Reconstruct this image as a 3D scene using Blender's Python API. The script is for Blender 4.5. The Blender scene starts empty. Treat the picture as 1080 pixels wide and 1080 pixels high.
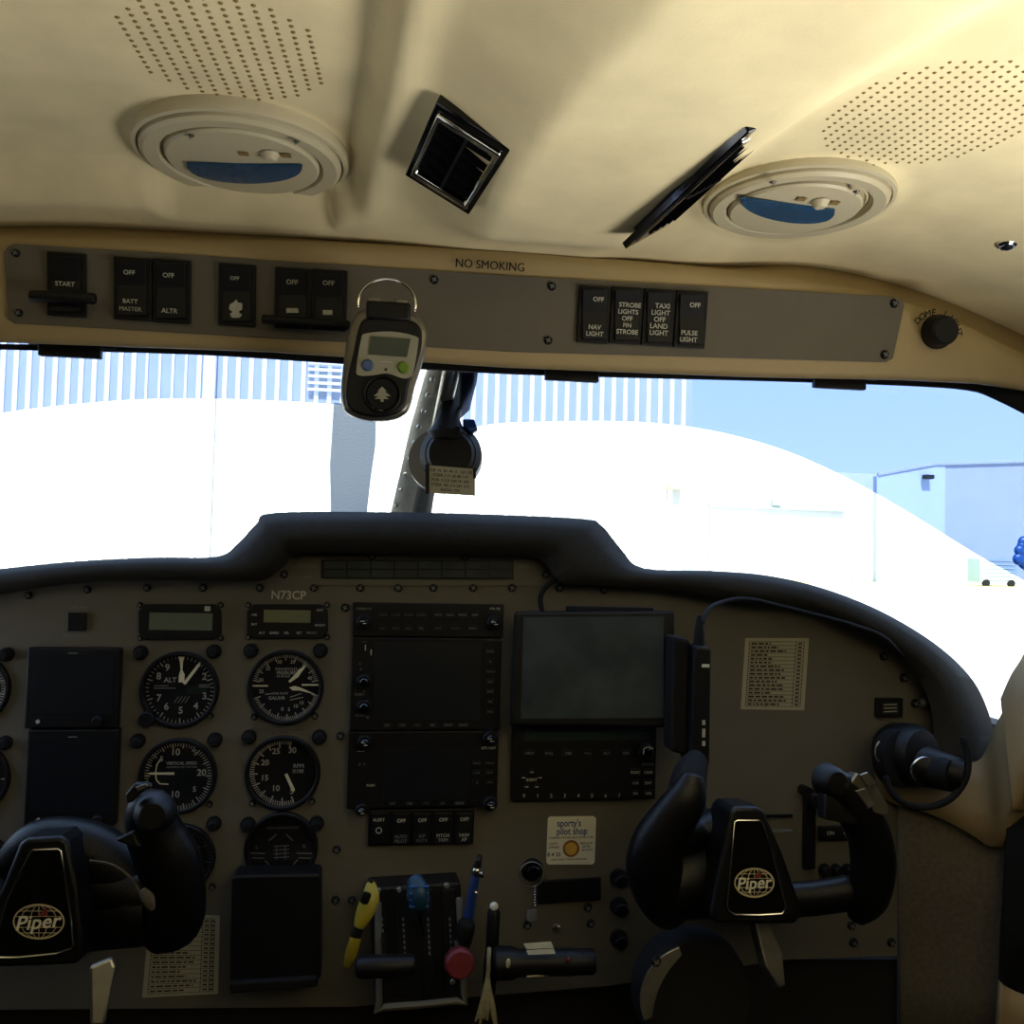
import bpy, bmesh, math, random
from mathutils import Vector, Matrix
random.seed(7)
SC = bpy.context.scene; COL = SC.collection
R = math.radians
# ------------------------------------------------------------------ camera
FPX = 950.0; YAW = R(8.5); PITCH = R(2.4); ROLL = R(1.43)
fw = Vector((math.sin(YAW)*math.cos(PITCH), math.cos(YAW)*math.cos(PITCH), math.sin(PITCH)))
rt = Vector((math.cos(YAW), -math.sin(YAW), 0)); up = rt.cross(fw)
up2 = up*math.cos(ROLL) - rt*math.sin(ROLL); rt2 = rt*math.cos(ROLL) + up*math.sin(ROLL)
cd = bpy.data.cameras.new('camera'); cam = bpy.data.objects.new('camera', cd); COL.objects.link(cam)
cd.sensor_width = 36; cd.lens = 36*FPX/1080; cd.clip_start = .02; cd.clip_end = 2000
m3 = Matrix((rt2, up2, -fw)).transposed(); cam.matrix_world = m3.to_4x4()
SC.camera = cam
# ------------------------------------------------------------------ light
SC.view_settings.view_transform = 'Standard'; SC.view_settings.look = 'None'
SC.view_settings.gamma = 1; SC.view_settings.exposure = 0.0; SC.view_settings.use_curve_mapping = False
wd = bpy.data.worlds.new('sky'); SC.world = wd; wd.use_nodes = True
nt = wd.node_tree; bg = nt.nodes['Background']
tc = nt.nodes.new('ShaderNodeTexCoord'); sx = nt.nodes.new('ShaderNodeSeparateXYZ'); cr = nt.nodes.new('ShaderNodeValToRGB')
nt.links.new(tc.outputs['Generated'], sx.inputs[0]); nt.links.new(sx.outputs['Z'], cr.inputs[0]); nt.links.new(cr.outputs[0], bg.inputs[0])
cr.color_ramp.elements[0].position = 0; cr.color_ramp.elements[0].color = (.78, .90, 1, 1)
cr.color_ramp.elements[1].position = .5; cr.color_ramp.elements[1].color = (.42, .62, 1, 1)
bg.inputs[1].default_value = 2.6
def light(name, typ, loc, direction, energy, col=(1, 1, 1), size=None, sizey=None, angle=None):
    l = bpy.data.lights.new(name, typ); l.energy = energy; l.color = col
    if size: l.shape = 'RECTANGLE'; l.size = size; l.size_y = sizey
    if angle: l.angle = angle
    o = bpy.data.objects.new(name, l); COL.objects.link(o); o.location = loc
    o.rotation_euler = Vector(direction).to_track_quat('-Z', 'Y').to_euler(); return o
light('sun', 'SUN', (0, -20, 30), (.12, .80, -1), 13, (1, .95, .86), angle=R(.6))
# added fill lamps inside the closed cabin, aimed up at the ceiling
for nm_, lc_, dr_, en_, cl_ in [('ceiling_fill_right', (.64, .12, -.24), (-.62, -.12, 1), 4.6, (1, .965, .89)), ('ceiling_fill_left', (-.58, .05, -.14), (.85, -.12, .8), .45, (1, .94, .80))]:
    light(nm_, 'AREA', lc_, dr_, en_, cl_, .55, .30).data.spread = R(105)
light('rear_ceiling_fill', 'AREA', (.16, -.62, -.42), (0, .38, .92), 2.2, (1, .965, .89), .9, .45).data.spread = R(84)  # added fill lamp behind the camera, brightening the ceiling from below
# ------------------------------------------------------------------ helpers
def lin(h):
    h = h.lstrip('#'); c = [int(h[i:i+2], 16)/255 for i in (0, 2, 4)]
    return tuple((x/12.92 if x <= .04045 else ((x+.055)/1.055)**2.4) for x in c)+(1,)
def mat(name, col, rough=.6, metal=0, noise=0, nscale=60, bump=0, bscale=400, spec=.5, emit=0, coat=0, stretch=None):
    m = bpy.data.materials.new(name); m.use_nodes = True; t = m.node_tree; b = t.nodes['Principled BSDF']
    c = lin(col); b.inputs['Base Color'].default_value = c
    b.inputs['Roughness'].default_value = rough; b.inputs['Metallic'].default_value = metal
    b.inputs['Specular IOR Level'].default_value = spec; b.inputs['Coat Weight'].default_value = coat
    tx = t.nodes.new('ShaderNodeTexCoord'); src = tx.outputs['Object']
    if stretch:
        mp = t.nodes.new('ShaderNodeMapping'); mp.inputs['Scale'].default_value = stretch
        t.links.new(src, mp.inputs[0]); src = mp.outputs[0]
    if noise:
        n = t.nodes.new('ShaderNodeTexNoise'); n.inputs['Scale'].default_value = nscale; n.inputs['Detail'].default_value = 5
        t.links.new(src, n.inputs['Vector'])
        rp = t.nodes.new('ShaderNodeValToRGB'); t.links.new(n.outputs[0], rp.inputs[0])
        rp.color_ramp.elements[0].position = .3; rp.color_ramp.elements[1].position = .7
        rp.color_ramp.elements[0].color = tuple(x*(1-noise) for x in c[:3])+(1,)
        rp.color_ramp.elements[1].color = tuple(min(1, x*(1+noise)) for x in c[:3])+(1,)
        t.links.new(rp.outputs[0], b.inputs['Base Color'])
    if bump:
        n2 = t.nodes.new('ShaderNodeTexNoise'); n2.inputs['Scale'].default_value = bscale
        t.links.new(src, n2.inputs['Vector'])
        bp = t.nodes.new('ShaderNodeBump'); bp.inputs['Strength'].default_value = bump; bp.inputs['Distance'].default_value = .001
        t.links.new(n2.outputs[0], bp.inputs['Height']); t.links.new(bp.outputs[0], b.inputs['Normal'])
    return m
def glassmat(name, col, gl=.05, rough=.02):
    m = bpy.data.materials.new(name); m.use_nodes = True; t = m.node_tree; t.nodes.clear()
    o = t.nodes.new('ShaderNodeOutputMaterial'); tr = t.nodes.new('ShaderNodeBsdfTransparent'); g = t.nodes.new('ShaderNodeBsdfGlossy')
    mx = t.nodes.new('ShaderNodeMixShader'); mx.inputs[0].default_value = gl; g.inputs['Roughness'].default_value = rough
    tr.inputs[0].default_value = (*col, 1)
    n = t.nodes.new('ShaderNodeTexNoise'); n.inputs['Scale'].default_value = 90   # faint smears change the polish only
    mr = t.nodes.new('ShaderNodeMapRange'); mr.inputs[3].default_value = rough; mr.inputs[4].default_value = rough+.06
    t.links.new(n.outputs[0], mr.inputs[0]); t.links.new(mr.outputs[0], g.inputs['Roughness'])
    t.links.new(tr.outputs[0], mx.inputs[1]); t.links.new(g.outputs[0], mx.inputs[2]); t.links.new(mx.outputs[0], o.inputs[0]); return m
M = dict(
 suede=mat('headliner_suede', '#dacca2', .95, noise=.09, nscale=22, bump=.10, bscale=900),
 header=mat('cream_moulding', '#a8946a', .6, noise=.03, nscale=20, bump=.08),
 plate=mat('grey_brown_plate', '#5d574c', .55, noise=.04, nscale=40, bump=.12, bscale=900),
 panel=mat('panel_paint', '#5c584f', .6, noise=.05, nscale=35, bump=.12, bscale=900),
 shield=mat('glareshield_vinyl', spec=.3, col='#272624', rough=.7, bump=.35, bscale=700, noise=.1, nscale=50),
 black=mat('black_plastic', spec=.3, col='#08080b', rough=.5, noise=.08, nscale=40),
 rubber=mat('black_rubber', spec=.3, col='#08080a', rough=.8, noise=.1, nscale=60),
 gloss=mat('gloss_black', '#08080a', .12, noise=.05, nscale=20),
 grip=mat('yoke_leather', spec=.3, col='#08080a', rough=.4, bump=.3, bscale=800, noise=.08, nscale=60),
 navy=mat('dark_rocker', spec=.3, col='#0a0c11', rough=.45, noise=.05, nscale=60),
 face=mat('dial_black', spec=.3, col='#08090b', rough=.7, noise=.06, nscale=80),
 screen=mat('dark_screen', '#070d15', .38, noise=.05, nscale=10),
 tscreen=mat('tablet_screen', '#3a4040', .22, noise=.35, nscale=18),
 lcd=mat('lcd_grey', '#5f675a', .3, noise=.03, nscale=40),
 lcdg=mat('lcd_yellow', '#686a4c', .3, noise=.03, nscale=40),
 lcdk=mat('lcd_dark_green', '#2f3b33', .25, noise=.05, nscale=40),
 white=mat('white_paint', '#d2d0be', .6, noise=.02, nscale=40),
 dim=mat('dim_lettering', '#b0b0a2', .6, noise=.1, nscale=300),
 faint=mat('faint_lettering', '#6c6f70', .6, noise=.1, nscale=300),
 ivory=mat('needle_ivory', '#f0ecc4', .6, noise=.02, nscale=80),
 ink=mat('black_ink', '#141414', .7, noise=.05, nscale=80),
 paper=mat('placard_paper', '#a19d86', .7, noise=.06, nscale=60),
 cream=mat('cream_plastic', '#b8ae90', .5, noise=.03, nscale=40),
 lens=mat('blue_lens', '#0a3f63', .25, noise=.2, nscale=60),
 chrome=mat('chrome', '#d8d8d4', .14, 1, noise=.03, nscale=30),
 steel=mat('brushed_metal', '#a7a499', .38, 1, noise=.08, nscale=80),
 rivetm=mat('weathered_aluminium', '#e0dccc', .5, .2, noise=.12, nscale=60),
 silver=mat('silver_plastic', '#6e6a60', .3, .6, noise=.05, nscale=60),
 lining=mat('cabin_lining', '#3a352c', .9, noise=.1, nscale=8),
 detgrey=mat('detector_label_grey', '#8b8979', .6, noise=.03, nscale=60),
 hang2b=mat('end_bay_siding', '#b6c0cc', .7, noise=.03, nscale=.5),
 beige=mat('side_panel_beige', '#86714d', .62, noise=.06, nscale=12, bump=.15),
 kick=mat('kick_panel_fabric', '#544c3f', .9, noise=.18, nscale=220, bump=.5, bscale=900),
 carpet=mat('black_carpet', '#131210', .95, noise=.3, nscale=300, bump=.6, bscale=900),
 blue=mat('blue_plastic', '#124c86', .4, noise=.05, nscale=40),
 lever_blue=mat('blue_lever_knob', '#0e3650', .5, noise=.08, nscale=40),
 red=mat('red_plastic', '#661820', .5, noise=.05, nscale=60),
 yellow=mat('yellow_plastic', '#988a26', .5, noise=.05, nscale=60),
 gold=mat('sensor_gold', '#c49a3c', .6, noise=.1, nscale=200),
 brown=mat('sensor_ring', '#7c4a1c', .6, noise=.1, nscale=200),
 inkblue=mat('blue_ink', '#123274', .6, noise=.04, nscale=100),
 green=mat('green_plastic', '#5c7a22', .5, noise=.05, nscale=60),
 bluebtn=mat('blue_button', '#3d5580', .5, noise=.05, nscale=60),
 strap=mat('webbing', '#8a846c', .9, noise=.2, nscale=200),
 apron=mat('concrete_apron', '#d6d3c8', .9, noise=.05, nscale=.3),
 grass=mat('grass', '#b8bf78', .95, noise=.2, nscale=2),
 hang=mat('hangar_siding', '#a8aeae', .6, noise=.04, nscale=1),
 rib=mat('hangar_rib', '#f4f2ea', .5, noise=.03, nscale=2),
 hang2=mat('far_hangar_grey', '#a6abb2', .7, noise=.03, nscale=.5),
 hang3=mat('far_hangar_white', '#c9cdd0', .7, noise=.03, nscale=.5),
 door=mat('grey_door', '#8fa0a0', .6, noise=.03, nscale=1),
 visor=glassmat('tinted_visor_film', (.54, .61, .80), .01, .03),
 glass=glassmat('windscreen_acrylic', (.97, .985, .98), .01, .02),
 hole=mat('speaker_hole', '#7c6538', .9, noise=.1, nscale=80),
 dial_glass=glassmat('dial_glass', (.93, .93, .95), .025, .05),
)
def tint(name, r, g, b): return glassmat(name, (r, g, b), .02, .2)
def ray(px, py): return (fw + rt2*((px-540)/FPX) - up2*((py-540)/FPX))
def W(px, py, Y): d = ray(px, py); return d*(Y/d.y)
def WZ(px, py, Z): d = ray(px, py); return d*(Z/d.z)
class Pl:
    def __init__(s, o, n, x):
        s.o = Vector(o); s.n = Vector(n).normalized(); x = Vector(x); s.x = (x - s.n*x.dot(s.n)).normalized(); s.y = s.n.cross(s.x)
    def P(s, px, py, z=0):
        d = ray(px, py); return d*(s.o.dot(s.n)/d.dot(s.n)) + s.n*z
    def m(s, px, py): return (s.P(px+1, py)-s.P(px-1, py)).length/2
    def frame(s, p): return Matrix((s.x, s.y, s.n)).transposed().to_4x4().copy() if p is None else Matrix.Translation(p) @ Matrix((s.x, s.y, s.n)).transposed().to_4x4()
    def off(s, dz): return Pl(s.o + s.n*dz, s.n, s.x)
TXT = {}
def textmesh(body, align='CENTER'):
    k = (body, align)
    if k not in TXT:
        c = bpy.data.curves.new('t', 'FONT'); c.body = body; c.align_x = align; c.align_y = 'CENTER'; c.size = 1; c.resolution_u = 3; c.offset = 0 if 'M' in body or 'm' in body else .018
        o = bpy.data.objects.new('t', c); COL.objects.link(o)
        me = bpy.data.meshes.new_from_object(o.evaluated_get(bpy.context.evaluated_depsgraph_get()))
        V_ = [v.co.copy() for v in me.vertices]; F_ = [tuple(p.vertices) for p in me.polygons]
        if 'M' in body or 'm' in body:
            n_ = len(V_); V_ = V_+[Vector((v.x+.032, v.y, v.z+.002)) for v in V_]; F_ = F_+[tuple(i+n_ for i in f) for f in F_]
        TXT[k] = (V_, F_)
        bpy.data.objects.remove(o); bpy.data.curves.remove(c); bpy.data.meshes.remove(me)
    return TXT[k]
def cat(pts, n=6, closed=False):
    out = []; N = len(pts); pts = [tuple(p) for p in pts]
    segs = N if closed else N-1
    for i in range(segs):
        g = lambda k: pts[k % N] if closed else pts[max(0, min(N-1, k))]
        a, b, c, d = g(i-1), g(i), g(i+1), g(i+2)
        for j in range(n):
            t = j/n
            out.append(tuple(.5*((2*b[q]) + (-a[q]+c[q])*t + (2*a[q]-5*b[q]+4*c[q]-d[q])*t*t + (-a[q]+3*b[q]-3*c[q]+d[q])*t**3) for q in range(len(b))))
    if not closed: out.append(pts[-1])
    return out
def setprops(o, label=None, category=None, group=None, kind=None):
    if label: o['label'] = label
    if category: o['category'] = category
    if group: o['group'] = group
    if kind: o['kind'] = kind
    return o
def thing(name, label, category, frame, group=None):
    o = bpy.data.objects.new(name, None); COL.objects.link(o); o.empty_display_size = .02
    o.matrix_world = frame if isinstance(frame, Matrix) else Matrix.Translation(Vector(frame))
    o['_f'] = 1; del o['_f']
    FR[o.name] = o.matrix_world.copy() if isinstance(frame, Matrix) is False else frame.copy()
    return setprops(o, label, category, group)
FR = {}
class MB:
    def __init__(s, pl=None): s.v = []; s.f = []; s.pl = pl
    def add(s, vs, fs):
        n = len(s.v); s.v += [Vector(v) for v in vs]; s.f += [tuple(i+n for i in f) for f in fs]; return s
    def prism(s, pts, vec):
        n = len(pts); vec = Vector(vec); a = [Vector(p) for p in pts]
        nrm = Vector((0, 0, 0))
        for i in range(n): nrm += a[i].cross(a[(i+1) % n])
        if nrm.dot(vec) < 0: a.reverse()
        b = [p+vec for p in a]
        fs = [tuple(reversed(range(n))), tuple(range(n, 2*n))] + [(i, (i+1) % n, (i+1) % n+n, i+n) for i in range(n)]
        return s.add(a+b, fs)
    def box(s, c, sz, X=(1, 0, 0), Y=(0, 1, 0), Z=(0, 0, 1)):
        c = Vector(c); X, Y, Z = Vector(X)*sz[0]/2, Vector(Y)*sz[1]/2, Vector(Z)*sz[2]/2
        return s.prism([c-X-Y-Z, c+X-Y-Z, c+X+Y-Z, c-X+Y-Z], Z*2)
    def rect(s, x0, y0, x1, y1, z0, z1):
        P = s.pl.P; a, b, c, d = P(x0, y0), P(x1, y0), P(x1, y1), P(x0, y1)
        cc = (a+b+c+d)/4; w = ((b-a).length+(c-d).length)/2; h = abs((d-a).dot(s.pl.y))/2+abs((c-b).dot(s.pl.y))/2
        return s.box(cc+s.pl.n*(z0+z1)/2, (w, h, z1-z0), s.pl.x, s.pl.y, s.pl.n)
    def poly(s, pts, z0, z1): return s.prism([s.pl.P(x, y, z0) for x, y in pts], s.pl.n*(z1-z0))
    def lathe(s, c, ax, prof, seg=32, X=None, sy=1):
        ax = Vector(ax).normalized(); c = Vector(c)
        X = Vector(X) if X else (Vector((0, 0, 1)) if abs(ax.z) < .9 else Vector((1, 0, 0)))
        X = (X-ax*X.dot(ax)).normalized(); Y = ax.cross(X); vs = []; fs = []
        for r, h in prof:
            for k in range(seg):
                t = 2*math.pi*k/seg; vs.append(c+ax*h+(X*math.cos(t)+Y*math.sin(t)*sy)*r)
        for i in range(len(prof)-1):
            for k in range(seg):
                k2 = (k+1) % seg; fs.append((i*seg+k, i*seg+k2, (i+1)*seg+k2, (i+1)*seg+k))
        if prof[0][0] > 1e-6 and s._cap: fs.append(tuple(reversed(range(seg)))); fs.append(tuple(range((len(prof)-1)*seg, len(prof)*seg)))
        return s.add(vs, fs)
    _cap = True
    def disc(s, cx, cy, r, z0, z1, r2=None, seg=36, bev=0):
        m = s.pl.m(cx, cy); r *= m; r2 = r if r2 is None else r2*m
        prof = [(r, z0), (r2, z1-bev), (max(r2-bev, 1e-4), z1)] if bev else [(r, z0), (r2, z1)]
        return s.lathe(s.pl.P(cx, cy), s.pl.n, prof, seg, s.pl.x)
    def ring(s, cx, cy, ro, ri, z0, z1, seg=48, bev=.0008):
        m = s.pl.m(cx, cy); ro *= m; ri *= m
        prof = [(ri, z0), (ri, z1-bev), (ri+bev, z1), (ro-bev, z1), (ro, z1-bev), (ro, z0), (ri, z0)]
        s._cap = False; s.lathe(s.pl.P(cx, cy), s.pl.n, prof, seg, s.pl.x); s._cap = True; return s
    def line(s, x0, y0, x1, y1, w, z, w2=None):
        a, b = s.pl.P(x0, y0, z), s.pl.P(x1, y1, z); m = s.pl.m(x0, y0); d = (b-a).normalized(); q = s.pl.n.cross(d)
        w2 = w if w2 is None else w2
        return s.add([a-q*w*m/2, b-q*w2*m/2, b+q*w2*m/2, a+q*w*m/2], [(0, 1, 2, 3)])
    def text(s, body, cx, cy, size, z, rot=0, sx=1, align='CENTER', shear=0):
        V, F = textmesh(body, align); m = s.pl.m(cx, cy)*size; c = s.pl.P(cx, cy, z)
        cr_, sr_ = math.cos(rot), math.sin(rot); vs = []
        for v in V:
            x = v.x*sx+v.y*shear; y = v.y; vs.append(c+s.pl.x*(x*cr_-y*sr_)*m+s.pl.y*(x*sr_+y*cr_)*m)
        return s.add(vs, F)
    def textw(s, body, c, X, Y, size, sx=1, shear=0):
        V, F = textmesh(body); c = Vector(c); X = Vector(X); Y = Vector(Y)
        return s.add([c+X*((v.x*sx+v.y*shear)*size)+Y*(v.y*size) for v in V], F)
    def tube(s, pts, rad, seg=12, smooth=0, flat=1, caps=True, X0=None):
        pts = [Vector(p) for p in pts]
        if not hasattr(rad, '__len__'): rad = [rad]*len(pts)
        if smooth:
            q = cat([(*p, r) for p, r in zip(pts, rad)], smooth); pts = [Vector(a[:3]) for a in q]; rad = [a[3] for a in q]
        if caps:
            d0 = (pts[0]-pts[1]).normalized(); d1 = (pts[-1]-pts[-2]).normalized()
            pts = [pts[0]+d0*rad[0]*.5, pts[0]+d0*rad[0]*.35] + pts + [pts[-1]+d1*rad[-1]*.35, pts[-1]+d1*rad[-1]*.5]
            rad = [rad[0]*.3, rad[0]*.8] + list(rad) + [rad[-1]*.8, rad[-1]*.3]
        vs = []; fs = []; n = len(pts); X = Vector(X0) if X0 else None
        for i in range(n):
            d = (pts[min(n-1, i+1)]-pts[max(0, i-1)]).normalized()
            if X is None: X = Vector((0, 0, 1)) if abs(d.z) < .9 else Vector((1, 0, 0))
            X = (X-d*X.dot(d)).normalized(); Y = d.cross(X)
            for k in range(seg):
                t = 2*math.pi*k/seg; vs.append(pts[i]+(X*math.cos(t)+Y*math.sin(t)*flat)*rad[i])
        for i in range(n-1):
            for k in range(seg):
                k2 = (k+1) % seg; fs.append((i*seg+k, i*seg+k2, (i+1)*seg+k2, (i+1)*seg+k))
        fs.append(tuple(reversed(range(seg)))); fs.append(tuple(range((n-1)*seg, n*seg)))
        return s.add(vs, fs)
    def loop(s, pts, r, seg=8):
        pts = [Vector(p) for p in pts]; n = len(pts); vs = []; fs = []; X = None
        nrm = Vector((0, 0, 0))
        for i in range(n): nrm += (pts[i]-pts[0]).cross(pts[(i+1) % n]-pts[0])
        nrm.normalize()
        for i in range(n):
            d = (pts[(i+1) % n]-pts[i-1]).normalized(); Y = d.cross(nrm)
            for k in range(seg):
                t = 2*math.pi*k/seg; vs.append(pts[i]+(nrm*math.cos(t)+Y*math.sin(t))*r)
        for i in range(n):
            for k in range(seg):
                k2 = (k+1) % seg; j = (i+1) % n; fs.append((i*seg+k, i*seg+k2, j*seg+k2, j*seg+k))
        return s.add(vs, fs)
    def ball(s, c, r, seg=20, sc=(1, 1, 1)):
        c = Vector(c); n = 10; vs = []; fs = []
        for i in range(n+1):
            a = math.pi*i/n
            for k in range(seg):
                t = 2*math.pi*k/seg; vs.append(c+Vector((r*sc[0]*math.sin(a)*math.cos(t), r*sc[1]*math.sin(a)*math.sin(t), r*sc[2]*math.cos(a))))
        for i in range(n):
            for k in range(seg):
                k2 = (k+1) % seg; fs.append((i*seg+k, (i+1)*seg+k, (i+1)*seg+k2, i*seg+k2))
        return s.add(vs, fs)
    def grid(s, rows):
        n = len(rows[0]); vs = [p for r in rows for p in r]; fs = []
        for i in range(len(rows)-1):
            for j in range(n-1): fs.append((i*n+j, i*n+j+1, (i+1)*n+j+1, (i+1)*n+j))
        return s.add(vs, fs)
    def build(s, name, material, parent=None, bevel=0, smooth=True, sub=0, solid=0, ang=35, segs=2, weld=0):
        me = bpy.data.meshes.new(name)
        vs = s.v
        if parent is not None:
            inv = FR[parent.name].inverted(); vs = [inv @ v for v in vs]; org = None
        else:
            org = sum(vs, Vector((0, 0, 0)))/len(vs); vs = [v-org for v in vs]
        me.from_pydata([tuple(v) for v in vs], [], s.f)
        if weld:
            bm = bmesh.new(); bm.from_mesh(me); bmesh.ops.remove_doubles(bm, verts=bm.verts, dist=weld); bm.to_mesh(me); bm.free()
        bm = bmesh.new(); bm.from_mesh(me)
        if not solid: bmesh.ops.recalc_face_normals(bm, faces=bm.faces)
        bm.to_mesh(me); bm.free()
        if smooth:
            for p in me.polygons: p.use_smooth = True
            me.set_sharp_from_angle(angle=R(ang))
        me.materials.append(material); o = bpy.data.objects.new(name, me); COL.objects.link(o)
        if parent is not None:
            o.parent = parent; FR[o.name] = FR[parent.name].copy()
        else: o.location = org; FR[o.name] = Matrix.Translation(org)
        if solid: md = o.modifiers.new('thickness', 'SOLIDIFY'); md.thickness = abs(solid); md.offset = -1 if solid > 0 else 1
        if bevel: md = o.modifiers.new('edge', 'BEVEL'); md.width = bevel; md.segments = segs; md.limit_method = 'ANGLE'; md.angle_limit = R(40)
        if sub: md = o.modifiers.new('round', 'SUBSURF'); md.levels = sub; md.render_levels = sub
        return o
def S(o): o['kind'] = 'structure'; return o
# ================================================================== the setting
H = .240; DUCT = .032
GZ = -2.0
g = MB(); g.add([(-300, -100, GZ), (400, -100, GZ), (400, 400, GZ), (-300, 400, GZ)], [(0, 1, 2, 3)])
S(g.build('ground', M['apron'], smooth=False))
def smst(a, b, x):
    t = max(0, min(1, (x-a)/(b-a))); return t*t*(3-2*t)
def tab(pts, Z, swap=False):
    # a polyline of ceiling points -> X as a function of Y (world metres)
    q = sorted([(WZ(x, y, Z).y, WZ(x, y, Z).x) for x, y in pts])
    def f(Y):
        if Y <= q[0][0]:
            (a, b), (c, d) = q[0], q[1]; return b+(Y-a)*(d-b)/(c-a)
        for (a, b), (c, d) in zip(q, q[1:]):
            if Y <= c: return b+(Y-a)*(d-b)/(c-a)
        (a, b), (c, d) = q[-2], q[-1]; return d+(Y-c)*(d-b)/(c-a)
    return f
lobeL = tab([(445, 0), (425, 100), (400, 190), (385, 250)], H)
ridL = tab([(705, 0), (622, 85), (590, 122), (545, 185), (520, 240)], H-DUCT)
ridR = tab([(1015, 0), (890, 76), (820, 125), (755, 170), (690, 221), (650, 256)], H-DUCT)
footR = tab([(1050, 20), (912, 95), (845, 141), (766, 190), (694, 238), (670, 257)], H)
lobeLf = .648
def ceil_raw(X, Y):
    z = H - .75*max(0, X-.30)**2 - .75*max(0, -X-.16)**2
    YY = max(.1, min(Y, .7))
    a = lobeL(YY)-.004-X; b = lobeLf - Y
    z += .020*smst(0, .016, a)*smst(0, .030, b)
    rl, rr, fr = ridL(YY), ridR(YY), footR(YY); fl = lobeL(YY)+.012
    z -= .013*smst(.585, .665, Y)*(1-smst(.22, .36, X))*(1-smst(.12, .40, -X)*.6)
    fade = 1 - .9*smst(.585, .655, Y)
    if X < fl: d = 0
    elif X < rl: d = .25*smst(0, 1, (X-fl)/(rl-fl))+.75*((X-fl)/(rl-fl))
    elif X < rr: d = 1
    elif X < max(fr, rr+.012): d = 1-smst(0, 1, (X-rr)/max(.012, fr-rr))
    else: d = 0
    z -= DUCT*d*fade
    return z
PADS = []
for px_, py_ in ((256, 163), (840, 212)):      # flat round seats for the two reading lights
    d_ = ray(px_, py_); k_ = .2
    while (d_*k_).z < ceil_raw((d_*k_).x, (d_*k_).y): k_ += .001
    q_ = d_*k_; PADS.append((q_.x, q_.y, ceil_raw(q_.x, q_.y)-.0048))
def ceil_z(X, Y):
    z = ceil_raw(X, Y)
    for a, b, c_ in PADS:
        r_ = math.hypot(X-a, Y-b)
        if r_ < .074: z = c_ + (z-c_)*max(smst(.060, .074, r_), smst(.640, .660, Y))
    return z
c = MB(); xs = [-.62+1.36*i/240 for i in range(241)]; ys = [-1.3+1.4*i/60 for i in range(60)]+[.1+.6*i/200 for i in range(201)]
c.grid([[Vector((x, y, ceil_z(x, y))) for x in xs] for y in ys])
S(c.build('ceiling', M['suede'], ang=60, solid=-.004))
MB().box((.06, -.32, .31), (1.5, 2.1, .02)).build('roof_light_block', M['header'])['kind'] = 'structure'  # unseen roof slab added above the ceiling to block light
# header moulding along the top of the windscreen
HP = Pl((0, .664, .2), (0, -math.cos(R(9)), -math.sin(R(9))), (1, 0, 0))
def pxtab(pts):
    def f(x):
        for (a, b), (c_, d) in zip(pts, pts[1:]):
            if x <= c_: return b+(x-a)*(d-b)/(c_-a)
        (a, b), (c_, d) = pts[-2], pts[-1]; return d+(x-c_)*(d-b)/(c_-a)
    return f
ft = pxtab([(-200, 240), (0, 247), (300, 251), (540, 262), (700, 275), (820, 288), (920, 305), (1000, 330), (1080, 370), (1150, 395)])
fb = pxtab([(-200, 352), (0, 362), (280, 372), (540, 389), (800, 399), (960, 402), (1040, 406), (1080, 412), (1200, 440)])
rows = [[], [], [], [], [], [], [], [], []]
n_ = HP.n; y_ = HP.y
for i in range(90):
    px = -200+1380*i/89
    t = HP.P(px, ft(px)); b = HP.P(px, fb(px)); f_ = Vector((0, 1, 0))
    zc = ceil_z(t.x, .655)+.006
    prof = [b+f_*.03+Vector((0, 0, .03)), b+f_*.012+Vector((0, 0, .003)), b+n_*.000+y_*.001, b+n_*.003+y_*.006, t*.5+b*.5+n_*.0032,
            t-y_*.012+n_*.003, t-y_*.003+n_*.0005, t+f_*.010+Vector((0, 0, .0025)), Vector((t.x, t.y+.03, max(zc, t.z+.01)))]
    for r_, p in zip(rows, prof): r_.append(p)
h = MB(); h.grid(rows); S(h.build('wall_header', M['header'], ang=80))
# cabin shell
w = MB()
w.box((.775, .15, -.62), (.03, 2.9, .84)); w.box((.775, -.25, .06), (.03, 2.1, .6))
S(w.build('wall_right', M['lining'], smooth=False))
w = MB(); w.box((-.62, .15, -.62), (.03, 2.9, .84)); w.box((-.62, -.30, .06), (.03, 2.0, .6))
S(w.build('wall_left', M['lining'], smooth=False))
S(MB().box((.07, -1.32, -.36), (1.42, .03, 1.36)).build('wall_back', M['lining'], smooth=False))
S(MB().box((.07, 1.60, -.62), (1.42, .03, .84)).build('wall_front', M['carpet'], smooth=False))
S(MB().box((.07, .15, -1.04), (1.44, 2.95, .02)).build('floor', M['carpet'], smooth=False))
# windscreen panes left and right of the centre post
def pane(x0, x1):
    p = MB(); rws = []
    for j in range(13):
        v = j/12; r_ = []
        for i in range(17):
            x = x0+(x1-x0)*i/16; e = max(0, abs(x-.06)-.35)/.35
            r_.append(Vector((x, .715+.62*v-.5*v*e*e-.02*e, .150-.30*v**1.15-.03*e*(1-v))))
        rws.append(r_)
    p.grid(rws); return p
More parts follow.
